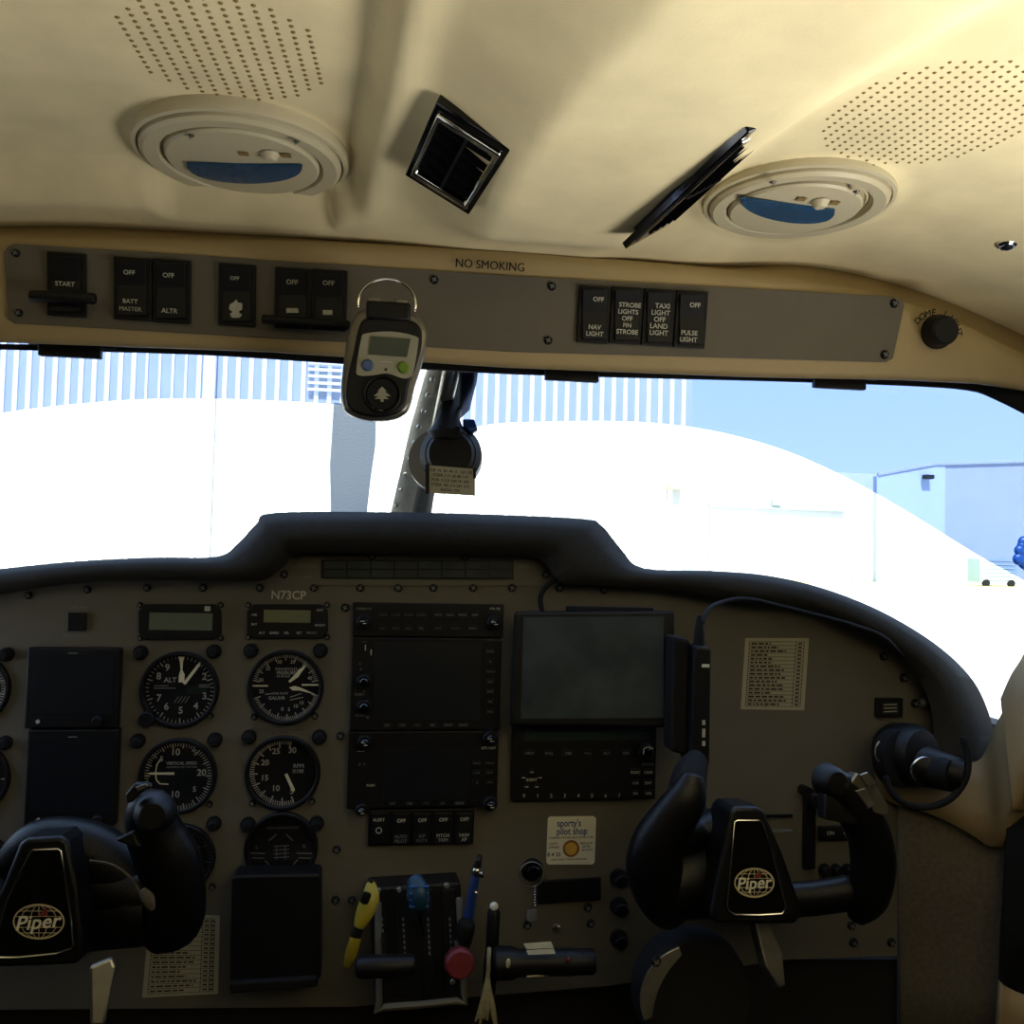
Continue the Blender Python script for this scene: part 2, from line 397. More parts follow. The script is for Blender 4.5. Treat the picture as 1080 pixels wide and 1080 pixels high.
# glareshield
GP = [(-120, 622, -120, 662), (-60, 608, -60, 640), (0, 600, 0, 627), (80, 592, 85, 615), (160, 588, 165, 612), (228, 587, 250, 613), (250, 574, 280, 611), (270, 553, 300, 597),
      (288, 541, 316, 584), (400, 540, 400, 584), (500, 542, 490, 585), (612, 547, 562, 587), (634, 554, 578, 599), (655, 579, 594, 616), (678, 599, 640, 619),
      (750, 602, 700, 623), (810, 607, 770, 634), (870, 621, 846, 643), (930, 645, 902, 664), (985, 678, 946, 692), (1022, 712, 970, 718), (1040, 744, 982, 748),
      (1047, 775, 985, 779), (1036, 802, 980, 804)]
PP = Pl((0, .95, 0), (0, -1, 0), (1, 0, 0))
gq = cat(GP, 5)
rows = [[] for _ in range(9)]
ctr = Vector((.1, 0, -.25))
for ox, oy, ix, iy in gq:
    i0 = W(ix, iy, .95); i1 = W(ix, iy, .925); o2 = W(ox, oy, .925); om = W(ox, oy, .93)
    mid = W((ox*.35+ix*.65), (oy*.35+iy*.65), .915); mid2 = W((ox*.75+ix*.25), (oy*.75+iy*.25), .916)
    fwd = lambda p, dy, k: Vector((ctr.x+(p.x-ctr.x)*(1-k), p.y+dy, p.z-k*.55))
    for r_, p in zip(rows, [i0, i1, mid, mid2, o2, fwd(o2, .012, .004), fwd(o2, .05, .02), fwd(o2, .2, .08), fwd(o2, .66, .22)]): r_.append(p)
gl = MB(); gl.grid(rows)
gs = gl.build('glareshield', M['shield'], ang=75, solid=.006)
setprops(gs, 'black padded glareshield with raised central hood along the panel top', 'glareshield')
S(pane(-.60, .062).build('window_1', M['glass'], ang=60))
S(pane(.085, .76).build('window_2', M['glass'], ang=60))
# dark top edge trim under the header and right corner
def strip(pairs, name, m, par=None, solid=.004, sub=4):
    q = cat([(*W(a[0], a[1], a[2]), *W(b[0], b[1], b[2])) for a, b in pairs], sub)
    s = MB(); rw = [[], [], [], []]
    for t in q:
        A = Vector(t[:3]); B = Vector(t[3:])
        for k in range(4): rw[k].append(A.lerp(B, k/3))
    s.grid(rw); return s.build(name, m, par, solid=solid, ang=70)
S(strip([((-60, 360, .70), (-60, 367, .70)), ((0, 364, .70), (0, 369, .70)), ((200, 366, .70), (200, 374, .70)), ((360, 376, .70), (360, 384, .70)), ((540, 388, .70), (540, 395, .70)), ((800, 397, .70), (800, 402, .70)), ((950, 401, .70), (950, 407, .70)), ((1020, 404, .70), (1020, 412, .70)), ((1045, 406, .695), (1050, 422, .695)), ((1090, 408, .68), (1090, 442, .68))], 'trim_2', M['rubber']))
# right hand pillar, side panel, kick panel, door panel
o = strip([((925, 790, .938), (930, 842, .938)), ((960, 800, .934), (950, 850, .934)), ((1000, 806, .925), (985, 860, .92)), ((1030, 803, .915), (1020, 877, .90)), ((1041, 788, .91), (1045, 893, .88)), ((1048, 768, .90), (1056, 876, .865)), ((1063, 741, .887), (1066, 852, .85))], 'wall_side', M['beige'], solid=-.02)
S(o)
S(strip([((1055, 737, .875), (1067, 856, .845)), ((1066, 712, .868), (1080, 832, .835)), ((1082, 685, .86), (1100, 800, .82)), ((1120, 600, .83), (1180, 740, .76)), ((1190, 470, .76), (1300, 640, .68))], 'trim_3', M['beige'], solid=-.02))
S(strip([((946, 835, .946), (950, 1130, .946)), ((985, 850, .93), (985, 1130, .93)), ((1020, 866, .91), (1022, 1130, .91)), ((1050, 880, .89), (1056, 1130, .89)), ((1062, 862, .87), (1060, 1130, .87))], 'wall_kick', M['kick'], solid=-.01))
S(strip([((1062, 862, .862), (1056, 1036, .862)), ((1080, 840, .85), (1080, 1050, .85)), ((1180, 760, .78), (1180, 1090, .78))], 'trim_4', M['rubber'], solid=-.01))
S(strip([((1056, 1038, .858), (1050, 1130, .858)), ((1082, 1052, .845), (1082, 1130, .845)), ((1180, 1080, .78), (1180, 1200, .78))], 'trim_5', M['beige'], solid=-.01))
# instrument panel sheet
pt = [(p[2], p[3]-4) for p in gq[:]]
pan = thing('instrument_panel', 'grey brown instrument panel sheet beneath the black glareshield', 'instrument panel', PP.frame(PP.P(480, 820)))
b = MB(PP); b.poly(pt+[(965, 812), (949, 835), (946, 1008), (830, 1012), (640, 1040), (370, 1062), (-120, 1066)], -.012, 0); b.build('panel_sheet', M['panel'], pan, smooth=False)
b = MB(PP); b.poly([(300, 608), (318, 585), (560, 588), (592, 618), (300, 618)], 0, .0015); b.build('annunciator_plate', M['panel'], pan, bevel=.0005, smooth=False)
def screw(pl, px, py, r, par, m='black', h=.003):
    s = MB(pl); s.disc(px, py, r, 0, h, r*.85, seg=16, bev=.0008); o = s.build('screw', M[m], par)
    k = MB(pl); k.line(px-r*.55, py-r*.3, px+r*.55, py+r*.3, r*.25, h+.0002); k.line(px-r*.3, py+r*.55, px+r*.3, py-r*.55, r*.25, h+.0002)
    k.build('cross_slot', M['faint'], o); return o
for x, y in [(30, 628), (92, 622), (155, 620), (214, 620), (274, 620), (331, 620), (380, 620), (420, 620), (457, 620), (499, 620), (540, 620), (590, 620), (637, 622), (300, 606), (575, 606), (392, 587), (490, 588), (364, 641),
             (932, 692), (953, 715), (848, 630), (359, 776), (355, 896), (354, 949), (371, 949), (965, 742), (620, 957), (623, 974), (556, 976), (900, 994), (940, 994), (898, 976)]:
    screw(PP, x, y, 4.6, pan)
# post lights at the gauge corners
for x, y in [(149, 688), (226, 687), (265, 686), (338, 686), (146, 781), (227, 780), (263, 777), (337, 777), (262, 869), (334, 868), (226, 868), (8, 690), (6, 783)]:
    s = MB(PP); s.disc(x, y, 8.0, 0, .003, 8.0, seg=20); s.disc(x, y+.5, 6.5, .003, .013, 5.2, seg=20, bev=.0015); s.build('post_light', M['rubber'], pan)
for x, y in [(161, 755), (222, 755), (268, 756), (332, 755), (160, 846), (221, 848), (266, 847), (329, 845), (224, 935)]:
    screw(PP, x, y, 3.8, pan)
b = MB(PP); b.text('N73CP', 304.5, 628, 13, .0018, sx=.95); o = b.build('registration_lettering', M['dim'], pan, smooth=False); o['label'] = 'pale registration N73CP lettering'
for s_, x, y, z_, h_ in [('AVIONICS', 324, 597, 4.5, .002), ('TEST', 325, 609, 4, .002), ('PRESS', 552, 597, 4.5, .002), ('COPY PEN', 82, 641, 4.6, .0006), ('PUSH SHORT', 80, 670, 4.6, .0006),
  ('DO NOT EXCEED 29 INCHES OF MANIFOLD', 301, 768, 3.4, .0006), ('PRESSURE BELOW 2100 RPM', 303, 772, 3.4, .0006), ('PULL', 935, 762, 3.6, .0006), ('ON  OFF', 934, 769, 3.6, .0006)]:
    b = MB(PP); b.text(s_, x, y, z_, h_); b.build('lettering', M['faint'], pan, smooth=False)
b = MB(PP); b.poly([(339, 590), (541, 591), (541, 611), (339, 610)], .0015, .0035)
o = b.build('warning_light_bar', M['black'], pan, bevel=.0004, smooth=False)
b = MB(PP)
for k in range(8):
    for r_ in range(2): b.rect(342+k*24.9, 592+r_*9.3, 365+k*24.9, 599.5+r_*9.3, .0035, .004)
b.build('warning_window', M['tscreen'], o, smooth=False)
# ================================================================== outside
def hangar_near():
    t = thing('hangar', 'large corrugated hangar close ahead with pale vertical ribs', 'hangar', W(360, 600, 24)*1.0)
    Y = 24; xl = W(-160, 500, Y).x; xr = W(730, 450, Y).x; zt = 9
    b = MB(); b.box(((xl+xr)/2, Y+8, (GZ+zt)/2), (xr-xl, 16, zt-GZ)); b.build('siding', M['hang'], t, smooth=False)
    r = MB(); px = -150
    while px < 729:
        if not (140 < px < 160 and False):
            p = W(px, 430, Y); sk = (148 < px < 200)
            r.box((p.x, Y-.03, (GZ+zt)/2), (.055 if sk else .11, .06, zt-GZ))
        px += 13.8 if px < 380 else 12.3
    r.build('rib', M['rib'], t, smooth=False)
    d = MB(); p = W(222, 400, Y); d.box((p.x, Y-.12, (GZ+zt)/2), (.30, .2, zt-GZ)); d.build('corner_post', M['rib'], t, bevel=.03, smooth=False)
    l = MB(); a = W(326, 380, Y); e = W(362, 380, Y)
    for k in range(5): l.box(((a.x+e.x)/2, Y-.12, W(340, 384+k*7, Y).z), (e.x-a.x, .08, .07))
    l.build('louvre', M['rib'], t, smooth=False)
    dd = MB(); a = W(728, 572, Y+.0); dd.box((W(736, 580, Y).x-.35, Y-.05, GZ+.9), (.28, .06, 1.8)); dd.build('door', M['door'], t, smooth=False)
    k = MB(); k.box((W(711, 513, Y).x, Y-.2, W(711, 513, Y).z), (.5, .3, .22)); k.build('wall_lamp', M['paper'], t, bevel=.03)
hangar_near()
def bld(name, label, pxl, pxr, ytop, Y, m, roof=None, depth=20):
    a = W(pxl, 600, Y); e = W(pxr, 600, Y); zt = W((pxl+pxr)/2, ytop, Y).z
    t = thing(name, label, 'building', ((a.x+e.x)/2, Y, GZ))
    b = MB(); b.box(((a.x+e.x)/2, Y+depth/2, (GZ+zt)/2), (e.x-a.x, depth, zt-GZ)); b.build('wall', M[m], t, smooth=False)
    return t, a, e, zt
t, a, e, zt = bld('white_hangar', 'long white hangar with a wide sliding door beyond the apron', 731, 990, 497, 84, 'hang3')
b = MB(); p, q = W(748, 533, 83.6), W(892, 535, 83.6); b.box(((p.x+q.x)/2, 83.7, p.z), (q.x-p.x, .5, .35)); b.build('door_rail', M['door'], t, smooth=False)
b = MB(); p = W(818, 530, 83.6); b.box((p.x, 83.5, p.z), (.9, .5, .6)); b.build('wall_lamp', M['door'], t, smooth=False)
b = MB(); p, q = W(966, 554, 83.6), W(995, 554, 83.6)
b.box(((p.x+q.x)/2, 83.7, p.z), (q.x-p.x, .4, .4)); b.box((p.x, 83.7, (GZ+p.z)/2), (.4, .4, p.z-GZ)); b.build('door_frame', M['door'], t, smooth=False)
b = MB(); b.box((W(750, 560, 83.6).x, 83.7, 1), (.25, .3, 6)); b.build('downpipe', M['door'], t, smooth=False)
# gabled grey hangar on the right
Y = 70; t = thing('gabled_hangar', 'grey blue gabled hangar behind the right end of the apron', 'building', W(1030, 606, Y))
b = MB(); P_ = [W(925, 502, Y), W(985, 491, Y), W(1090, 488, Y), W(1200, 484, Y)]
pts = [Vector((P_[0].x, Y, GZ))]+P_+[Vector((P_[-1].x, Y, GZ))]
b.prism(pts, (0, .6, 0)); b.build('wall', M['hang2'], t, smooth=False)
b = MB(); pts = [W(925, 502, Y-.1), W(985, 491, Y-.1), W(997, 491, Y-.1)]; pts = [Vector((pts[0].x, Y-.1, GZ))]+pts+[Vector((pts[-1].x, Y-.1, GZ))]
b.prism(pts, (0, .08, 0)); b.build('pale_end_bay', M['hang2b'], t, smooth=False)
b = MB(); b.tube([p+Vector((0, -.1, .1)) for p in P_], .16, 6, caps=False); b.build('roof_edge', M['hang2'], t)
b = MB(); p = W(979, 503, Y-.6); b.box(p, (.8, .6, .35)); b.build('wall_lamp', M['ink'], t, bevel=.05)
for px, tp, lab in [(900, 566, 'shorter thin pole on the grass strip, left of the lamp post'), (925, 562, 'curved street lamp post on the grass strip before the white hangar')]:
    Y = 67; p = W(px, 607, Y); top = W(px, tp, Y).z
    t = thing('lamp_post' if px == 925 else 'marker_pole', lab, 'post', (p.x, Y, GZ))
    b = MB()
    pts = [(p.x, Y, GZ), (p.x, Y, top-.4), (p.x+.15, Y, top)] + ([(p.x+.9, Y, top+.15)] if px == 925 else [])
    b.tube(pts, .09, 8, smooth=3); b.build('pole', M['door'], t)
    if px == 925: MB().box((p.x+1.1, Y, top+.1), (.9, .35, .18)).build('lamp_head', M['door'], t, bevel=.05)
Y = 66; p = W(1046, 592, Y); t = thing('ground_equipment', 'grey slatted ground equipment cart on the apron at the right', 'cart', (p.x, Y, GZ))
MB().box((p.x, Y, GZ+1.3), (3.2, 1.6, 1.9)).build('cabinet', M['door'], t, bevel=.05)
b = MB()
for k in range(6): b.box((p.x, Y-.83, GZ+.6+k*.3), (2.6, .06, .08))
b.build('slats', M['hang2'], t)
for sx_ in (-1, 1): b = MB(); b.lathe((p.x+sx_*1.1, Y-.7, GZ+.3), (0, -1, 0), [(.3, 0), (.3, .2)], 16); b.build('wheel', M['rubber'], t)
g1 = WZ(850, 605, GZ)
b = MB(); b.box((45, 68, GZ+.03), (90, 9, .06)); S(b.build('ground_verge', M['grass'], smooth=False))

# ================================================================== tinted visors + clips
def visor(edge, name, label, px0, px1):
    t = thing(name, label, 'sun visor', W((px0+px1)/2, 385, .705))
    f = pxtab(edge); b = MB(); rw = []
    N = 60
    for j in range(9):
        r_ = []
        for i in range(N+1):
            px = px0+(px1-px0)*i/N; top = 360+.04*px; bot = f(px); py = top+(bot-top)*j/8
            r_.append(W(px, py, .704+.00045*(py-top)))
        rw.append(r_)
    b.grid(rw); b.build('tinted_sheet', M['visor'], t, solid=.002, ang=80)
    return t
v1 = visor(cat([(-130, 470), (-60, 450), (0, 435), (60, 427), (130, 421), (200, 419), (280, 421), (350, 425), (398, 429)], 4), 'sun_visor', 'left blue tinted sun visor clipped to the header', -130, 398)
v2 = visor(cat([(487, 452), (520, 446), (560, 444), (640, 443), (700, 446), (760, 455), (830, 475), (900, 507), (960, 541), (1010, 572), (1040, 590), (1080, 612), (1140, 650)], 4), 'sun_visor', 'right blue tinted sun visor curving down beside the pillar', 487, 1120)
def clip(px, py, par, w=33):
    b = MB(Pl((0, .695, 0), (0, -1, 0), (1, 0, 0)))
    b.rect(px-w, py-14, px+w, py+7, 0.0, .006); b.rect(px-w-12, py-14, px+w+14, py-4, .001, .004)
    b.build('clip', M['black'], par, bevel=.001)
clip(76, 371, v1); clip(602, 396, v2, 28); clip(883, 404, v2, 27)
sp = Pl((0, 1.0, 0), (0, -1, 0), (1, 0, 0))
b = MB(sp); b.poly([(352, 425), (397, 428), (396, 470), (391, 505), (386, 548), (349, 548), (348, 490)], 0, .0015)
m = glassmat('scratched_plastic', (.09, .105, .115), .03, .3)
tt = m.node_tree; mx_ = tt.nodes['Mix Shader'] if 'Mix Shader' in tt.nodes else [n for n in tt.nodes if n.type == 'MIX_SHADER'][0]
tl = tt.nodes.new('ShaderNodeBsdfTranslucent'); nz = tt.nodes.new('ShaderNodeTexNoise'); nz.inputs['Scale'].default_value = 110; nz.inputs['Detail'].default_value = 8
rp_ = tt.nodes.new('ShaderNodeValToRGB'); rp_.color_ramp.elements[0].position = .4; rp_.color_ramp.elements[0].color = (.30, .34, .36, 1); rp_.color_ramp.elements[1].position = .62; rp_.color_ramp.elements[1].color = (1, 1, 1, 1)
tt.links.new(nz.outputs[0], rp_.inputs[0]); tt.links.new(rp_.outputs[0], tl.inputs[0])
m2_ = tt.nodes.new('ShaderNodeMixShader'); m2_.inputs[0].default_value = .7; tt.links.new(mx_.outputs[0], m2_.inputs[1]); tt.links.new(tl.outputs[0], m2_.inputs[2])
tt.links.new(m2_.outputs[0], [n for n in tt.nodes if n.type == 'OUTPUT_MATERIAL'][0].inputs[0])
o = b.build('scratched_strip', m, smooth=False); setprops(o, 'scratched grey plastic strip against the windscreen, left of the centre post', 'plastic strip')
# ================================================================== centre post
t = thing('windscreen_post', 'riveted metal centre post between the two windscreen panes', 'post', W(430, 545, 1.0))
def band(pairs, name, m, th, par):
    q = [(W(*a), W(*b_)) for a, b_ in pairs]; s = MB(); s.grid([[a for a, _ in q], [a.lerp(c_, .25)+Vector((0, -.004, 0)) for a, c_ in q], [a.lerp(c_, .75)+Vector((0, -.004, 0)) for a, c_ in q], [c_ for _, c_ in q]])
    return s.build(name, m, par, solid=th, ang=60)
band([((408, 560, 1.06), (452, 560, 1.06)), ((433, 450, .90), (470, 450, .90)), ((452, 385, .74), (486, 385, .74))], 'post_web', M['rivetm'], -.004, t)
band([((430, 560, 1.045), (450, 560, 1.045)), ((455, 450, .885), (472, 450, .885)), ((468, 385, .73), (487, 385, .73))], 'post_cap', M['steel'], -.004, t)
for k in range(9):
    b = MB(); u = k/8; px = 414+(452-414)*u+4; py = 533-(533-400)*u; Y = 1.02-(1.02-.76)*u-.008
    b.ball(W(px, py, Y), .0022, 8); b.build('rivet', M['steel'], t)
band([((484, 382, .725), (503, 382, .725)), ((484, 425, .80), (501, 400, .76)), ((484, 440, .84), (493, 430, .82))], 'rubber_seal', M['black'], -.003, t)
# ================================================================== overhead switch panel
T = HP.off(.0035)
op = thing('overhead_switch_panel', 'grey overhead switch plate mounted on the cream header', 'switch panel', T.frame(T.P(480, 320)))
b = MB(T); b.poly([(5, 266), (9, 260), (16, 257), (540, 291), (930, 312), (950, 315), (953, 322), (941, 378), (934, 382), (540, 371), (16, 341), (9, 336)], -.003, .0015)
b.build('switch_plate', M['plate'], op, bevel=.0005, smooth=False)
T2 = T.off(.0015)
for x, y in [(17, 267), (20, 330), (458, 295), (582, 302), (578, 359), (943, 320), (933, 374)]: screw(T2, x, y, 4.6, op, h=.002)
def rocker(x0, y0, x1, y1, lines, marks=(), split=.45, par=op, lab=None, T2=T2):
    b = MB(T2); b.rect(x0, y0, x1, y1, 0, .003); o = b.build('rocker_switch', M['black'], par, bevel=.0006, smooth=False)
    if lab: o['label'] = lab
    w_ = x1-x0; h_ = y1-y0; sk = .04*w_
    b = MB(T2); c1 = T2.P(x0+w_*.5, y0+h_*split*.55, 0)
    P = T2.P; L = x0+w_*.12; Rr = x1-w_*.12; top = y0+h_*.07; md = y0+h_*split; bt = y1-h_*.07
    def pp(x, y, z): return P(x, y, z)
    v = [pp(L, top, .002), pp(Rr, top, .002), pp(Rr, bt, .002), pp(L, bt, .002), pp(L, top, .0065), pp(Rr, top, .0065), pp(Rr, md, .004), pp(L, md, .004), pp(Rr, bt, .0058), pp(L, bt, .0058)]
    b.add(v, [(4, 5, 6, 7), (7, 6, 8, 9), (0, 1, 5, 4), (3, 9, 8, 2), (0, 4, 7, 9, 3), (1, 2, 8, 6, 5), (0, 3, 2, 1)])
    r = b.build('rocker', M['navy'], o, smooth=False, bevel=.0004)
    if lines or marks:
        k = MB(T2)
        for s_, x, y, sz in lines: k.text(s_, x, y, sz, .0068)
        for a in marks:
            k.poly(a, .0064, .0068)
        k.build('lettering', M['dim'], o, smooth=False)
    return o
rocker(51, 267, 92, 334, [('START', 72, 301, 7)])
rocker(121, 272, 161, 338, [('OFF', 139, 289, 7), ('BATT', 140, 319, 6.5), ('MASTER', 140, 327, 6.5)])
rocker(162, 274, 202, 341, [('OFF', 180, 292, 7), ('ALTR', 181, 329, 7)])
rocker(231, 279, 270, 344, [('OFF', 249, 295, 5.5)], [[(244, 322), (248, 320), (251, 317), (252, 320), (257, 321), (257, 327), (253, 330), (257, 333), (254, 336), (246, 336), (244, 332), (247, 330), (243, 327)]], lab='narrow rocker switch with a worn pale mark')
rocker(290, 283, 328, 347, [('OFF', 309, 299, 7)], [[(303, 326), (315, 326), (316, 331), (303, 331)]])
rocker(329, 285, 366, 349, [('OFF', 347, 300, 7)], [[(341, 328), (351, 328), (351, 333), (341, 333)]])
rocker(609, 302, 642, 362, [('OFF', 629, 317, 6.5), ('NAV', 625, 346, 6.5), ('LIGHT', 625, 353, 6.5)])
rocker(643, 303, 676, 363, [('STROBE', 662, 323, 6.5), ('LIGHTS', 660, 330, 6.5), ('OFF', 659, 337, 6.5), ('FIN', 659, 344, 6), ('STROBE', 659, 351, 6.5)], split=.5)
rocker(677, 305, 710, 365, [('TAXI', 696, 324, 7), ('LIGHT', 694, 331, 7), ('OFF', 693, 338, 7), ('LAND', 692, 345, 7), ('LIGHT', 692, 352, 7)], split=.5)
rocker(711, 307, 744, 367, [('OFF', 730, 323, 6.5), ('PULSE', 724, 352, 6.5), ('LIGHT', 723, 359, 6.5)])
b = MB(T2); b.tube([T2.P(40, 314, .011), T2.P(72, 315, .012), T2.P(104, 317, .011)], T2.m(70, 315)*6.5, 12, flat=.8); b.tube([T2.P(60, 317, .001), T2.P(60, 316, .011)], .003, 8); b.tube([T2.P(86, 318, .001), T2.P(86, 317, .011)], .003, 8); b.build('switch_guard', M['black'], op)
b = MB(T2); b.tube([T2.P(280, 338, .011), T2.P(320, 341, .012), T2.P(368, 344, .011)], T2.m(320, 340)*5, 12, flat=.7); b.tube([T2.P(300, 338, .001), T2.P(300, 339, .011)], .003, 8); b.build('switch_guard', M['black'], op)
T3 = HP.off(.0036)
b = MB(T3); b.text('NO SMOKING', 516.5, 280.5, 12.4, .0022, sx=.93, rot=-.0); o = b.build('no_smoking_lettering', M['ink'], smooth=False); setprops(o, 'black NO SMOKING lettering on the cream header above the switch plate', 'lettering')
t = thing('dimmer_knob', 'black round dome light knob on the cream header', 'knob', T3.frame(T3.P(987, 350)))
b = MB(T3); b.disc(988, 350, 16.5, -.001, .004, 16.5, bev=.001); b.build('knob_base', M['rubber'], t)
b = MB(T3); b.disc(985, 350, 15.5, .004, .017, 14, bev=.002, seg=28); b.build('knob_cap', M['black'], t)
b = MB(T3)
word = 'DOME LIGHT'
for i, chh in enumerate(word):
    a = R(140-i*15) 
    if chh != ' ': b.text(chh, 985+24.5*math.cos(a), 354-24*math.sin(a), 9.0, .0025, rot=a-math.pi/2)
b.build('lettering', M['ink'], t, smooth=False)
b = MB(); p = WZ(1062, 256, ceil_z(.46, .6)+.0); Xz = p
CP = Pl((0, 0, H), (0, 0, -1), (1, 0, 0))
# small snap fitting in the ceiling at the far right
px, py = 1062, 257; d = ray(px, py); k_ = .3
for it in range(200):
    q = d*k_
    if q.z >= ceil_z(q.x, q.y): break
    k_ += .003
t = thing('snap_fastener', 'small chrome snap fastener on the ceiling at the far right', 'fastener', q)
b = MB(); b.lathe(q, (-.1, -.1, -1), [(.007, -.002), (.007, .0015), (.005, .003), (.0045, .003), (.004, .0015)], 20); b.build('snap_rim', M['chrome'], t)
b = MB(); b.lathe(q, (-.1, -.1, -1), [(.0035, .001), (.0035, .0035), (.002, .0045)], 16); b.build('snap_post', M['black'], t)
# ================================================================== ceiling fittings
def hitceil(px, py):
    d = ray(px, py); k = .2
    while True:
        q = d*k
        if q.z >= ceil_z(q.x, q.y) or k > 3: return q
        k += .001
def dome_light(cx, cy, rpx, ri, lens, marks, label, tilt):
    c0 = hitceil(cx, cy)
    C = Pl(c0, (0, 0, -1), (1, 0, 0))
    t = thing('reading_light', label, 'ceiling light', C.frame(C.P(cx, cy)))
    m = C.m(cx, cy)*rpx; base = C.P(cx, cy); b = MB()
    b._cap = False
    b.lathe(base, C.n, [(m*1.045, -.008), (m*1.05, -.001), (m*1.04, .001), (m*1.0, .0016), (m*.985, -.002), (m*.98, -.002), (m*.97, .003), (m*.93, .005), (m*.80, .0045), (m*.77, .002), (m*.765, -.004)], 72)
    b.build('bezel', M['cream'], t)
    c2 = C.P(*ri[:2]); r2 = C.m(cx, cy)*ri[2]
    b = MB(); b.lathe(c2, C.n, [(r2*1.03, -.003), (r2*1.03, .001), (r2*1.0, .0022), (r2*.97, -.001)], 64); b.build('inner_ring', M['cream'], t)
    b = MB(); b.lathe(c2, C.n, [(r2*.965, -.002), (r2*.96, .0045), (r2*.93, .006), (.001, .0075)], 64); b.build('swivel_disc', M['cream'], t)
    CL = C.off(.0072)
    lx, ly, lr, lh, rot = lens
    b = MB(CL); pts = [(lx+lr*math.cos(math.pi*k/20)*math.cos(rot)-lh*abs(math.sin(math.pi*k/20))**.8*math.sin(rot)*0, ly+lh*abs(math.sin(math.pi*k/20))**.8+lr*math.cos(math.pi*k/20)*math.sin(rot)) for k in range(21)]
    b.poly(pts, 0, .0012); b.build('lens', M['lens'], t, smooth=False)
    kx, ky = marks[0]
    b = MB(CL); b.disc(kx, ky, 10, 0, .004, 7, bev=.001); b.build('thumb_knob', M['cream'], t)
    b = MB(CL)
    for x, y in marks[1:3]: b.rect(x-5, y-1.8, x+5, y+1.8, 0, .0004)
    b.build('slot', M['hole'], t, smooth=False)
    for x, y in marks[3:]: screw(CL, x, y, 4, t, 'silver', .001)
    return t
dome_light(256, 166, 103, (257, 165, 80), (258, 172, 61, 20, .02), [(285, 163), (257, 162), (302, 164), (201, 143), (312, 149)], 'round cream reading light with blue lens, left ceiling lobe', 0)
dome_light(841, 214, 95, (838, 214, 72), (831, 214, 50, 19, .13), [(865, 213), (845, 210), (880, 214), (815, 192), (903, 202)], 'round cream reading light with blue lens, right side of the ceiling duct', 0)
def grille(cx, cy, rx, pitch, rot, label, dot, pitch2, ex=1, skew=0):
    c0 = hitceil(cx, cy); vs = MB(); r = rx*CP.m(cx, cy)
    n = int(r/pitch)+2
    for i in range(-n, n+1):
        for j in range(-2*n, 2*n+1):
            x = i*pitch+skew*j*pitch2; y = j*pitch2 + (pitch2/2 if i % 2 else 0)
            if x*x+(y/ex)**2 > r*r: continue
            X = c0.x+x*math.cos(rot)-y*math.sin(rot); Y = c0.y+x*math.sin(rot)+y*math.cos(rot)
            z = ceil_z(X, Y)
            vs.lathe((X, Y, z-.0001), (0, 0, -1), [(dot, 0), (dot*.4, .0006)], 8)
    o = vs.build('speaker_grille', M['hole'], smooth=False)
    setprops(o, label, 'speaker grille')
grille(238, 54, 114, .0078, R(-4), 'fan of brown speaker holes above the left reading light', .00135, .0052)
grille(985, 124, 112, .0066, R(8), 'oval patch of speaker holes above the right reading light', .00105, .0050, ex=1.05)
# air vents in the sloping duct sides
def vent(pc, corners, normal, label):
    V = Pl(hitceil(*pc)+Vector((0, 0, -.003)), normal, (1, 0, 0))
    P = [V.P(*c_) for c_ in corners]; c = sum(P, Vector())/4
    u = ((P[1]-P[0])+(P[2]-P[3])); Wd = u.length/2; u.normalize(); v = V.n.cross(u); Hh = abs(((P[0]-P[3])+(P[1]-P[2])).dot(v))/2
    return ventbox(c, u, V.n, Wd, Hh, label)
def ventbox(c, u, n, Wd, Hh, label, th=.004):
    n = Vector(n).normalized(); u = (Vector(u)-n*Vector(u).dot(n)).normalized(); v = n.cross(u)
    F = Matrix.Translation(c) @ Matrix((u, v, n)).transposed().to_4x4()
    t = thing('air_vent', label, 'air vent', F)
    def fr(w, h, iw, ih, z0, z1, name, m):
        b = MB(); q = lambda x, y, z: c+u*x+v*y+n*z
        o4 = [(-w, -h), (w, -h), (w, h), (-w, h)]; i4 = [(-iw, -ih), (iw, -ih), (iw, ih), (-iw, ih)]
        vs = [q(x/2, y/2, z0) for x, y in o4]+[q(x/2, y/2, z1) for x, y in o4]+[q(x/2, y/2, z1) for x, y in i4]+[q(x/2, y/2, z0) for x, y in i4]
        fs = []
        for k in range(4):
            k2 = (k+1) % 4; fs += [(k, k2, k2+4, k+4), (k+4, k2+4, k2+8, k+8), (k+8, k2+8, k2+12, k+12)]
        b.add(vs, fs); return b.build(name, m, t, bevel=.001)
    fr(Wd, Hh, Wd*.86, Hh*.84, -th, th, 'bezel', M['gloss'])
    fr(Wd*.86, Hh*.84, Wd*.76, Hh*.72, -th*.75, th*1.5, 'chrome_rim', M['chrome'])
    b = MB(); b.box(c-n*.004, (Wd*.8, Hh*.78, .002), u, v, n); b.build('vent_throat', M['rubber'], t)
    for k in range(5):
        b = MB(); b.box(c+v*Hh*(-.28+.14*k)+n*.001, (Wd*.74, .0012, .007), u, (v+n*.5).normalized(), (n-v*.5).normalized()); b.build('louvre', M['gloss'], t)
    b = MB(); b.box(c+n*.003, (.0018, Hh*.70, .003), u, v, n); b.build('louvre_divider', M['black'], t)
    return t
vent((485, 160), [(462, 98), (538, 152), (500, 222), (431, 182)], (-.42, -.12, -.9), 'square black air vent with chrome rim facing the left of the ceiling duct')
A, B = WZ(674, 236, H-.026), WZ(824, 136, H-.030)
u_ = (B-A).normalized(); d_ = ((A+B)/2).normalized(); n0 = u_.cross(d_).normalized()
if n0.x < 0: n0 = -n0
ventbox((A+B)/2, u_, n0-d_*.13, (B-A).length, .036, 'slim black air vent seen edge on at the right duct edge', .0022)
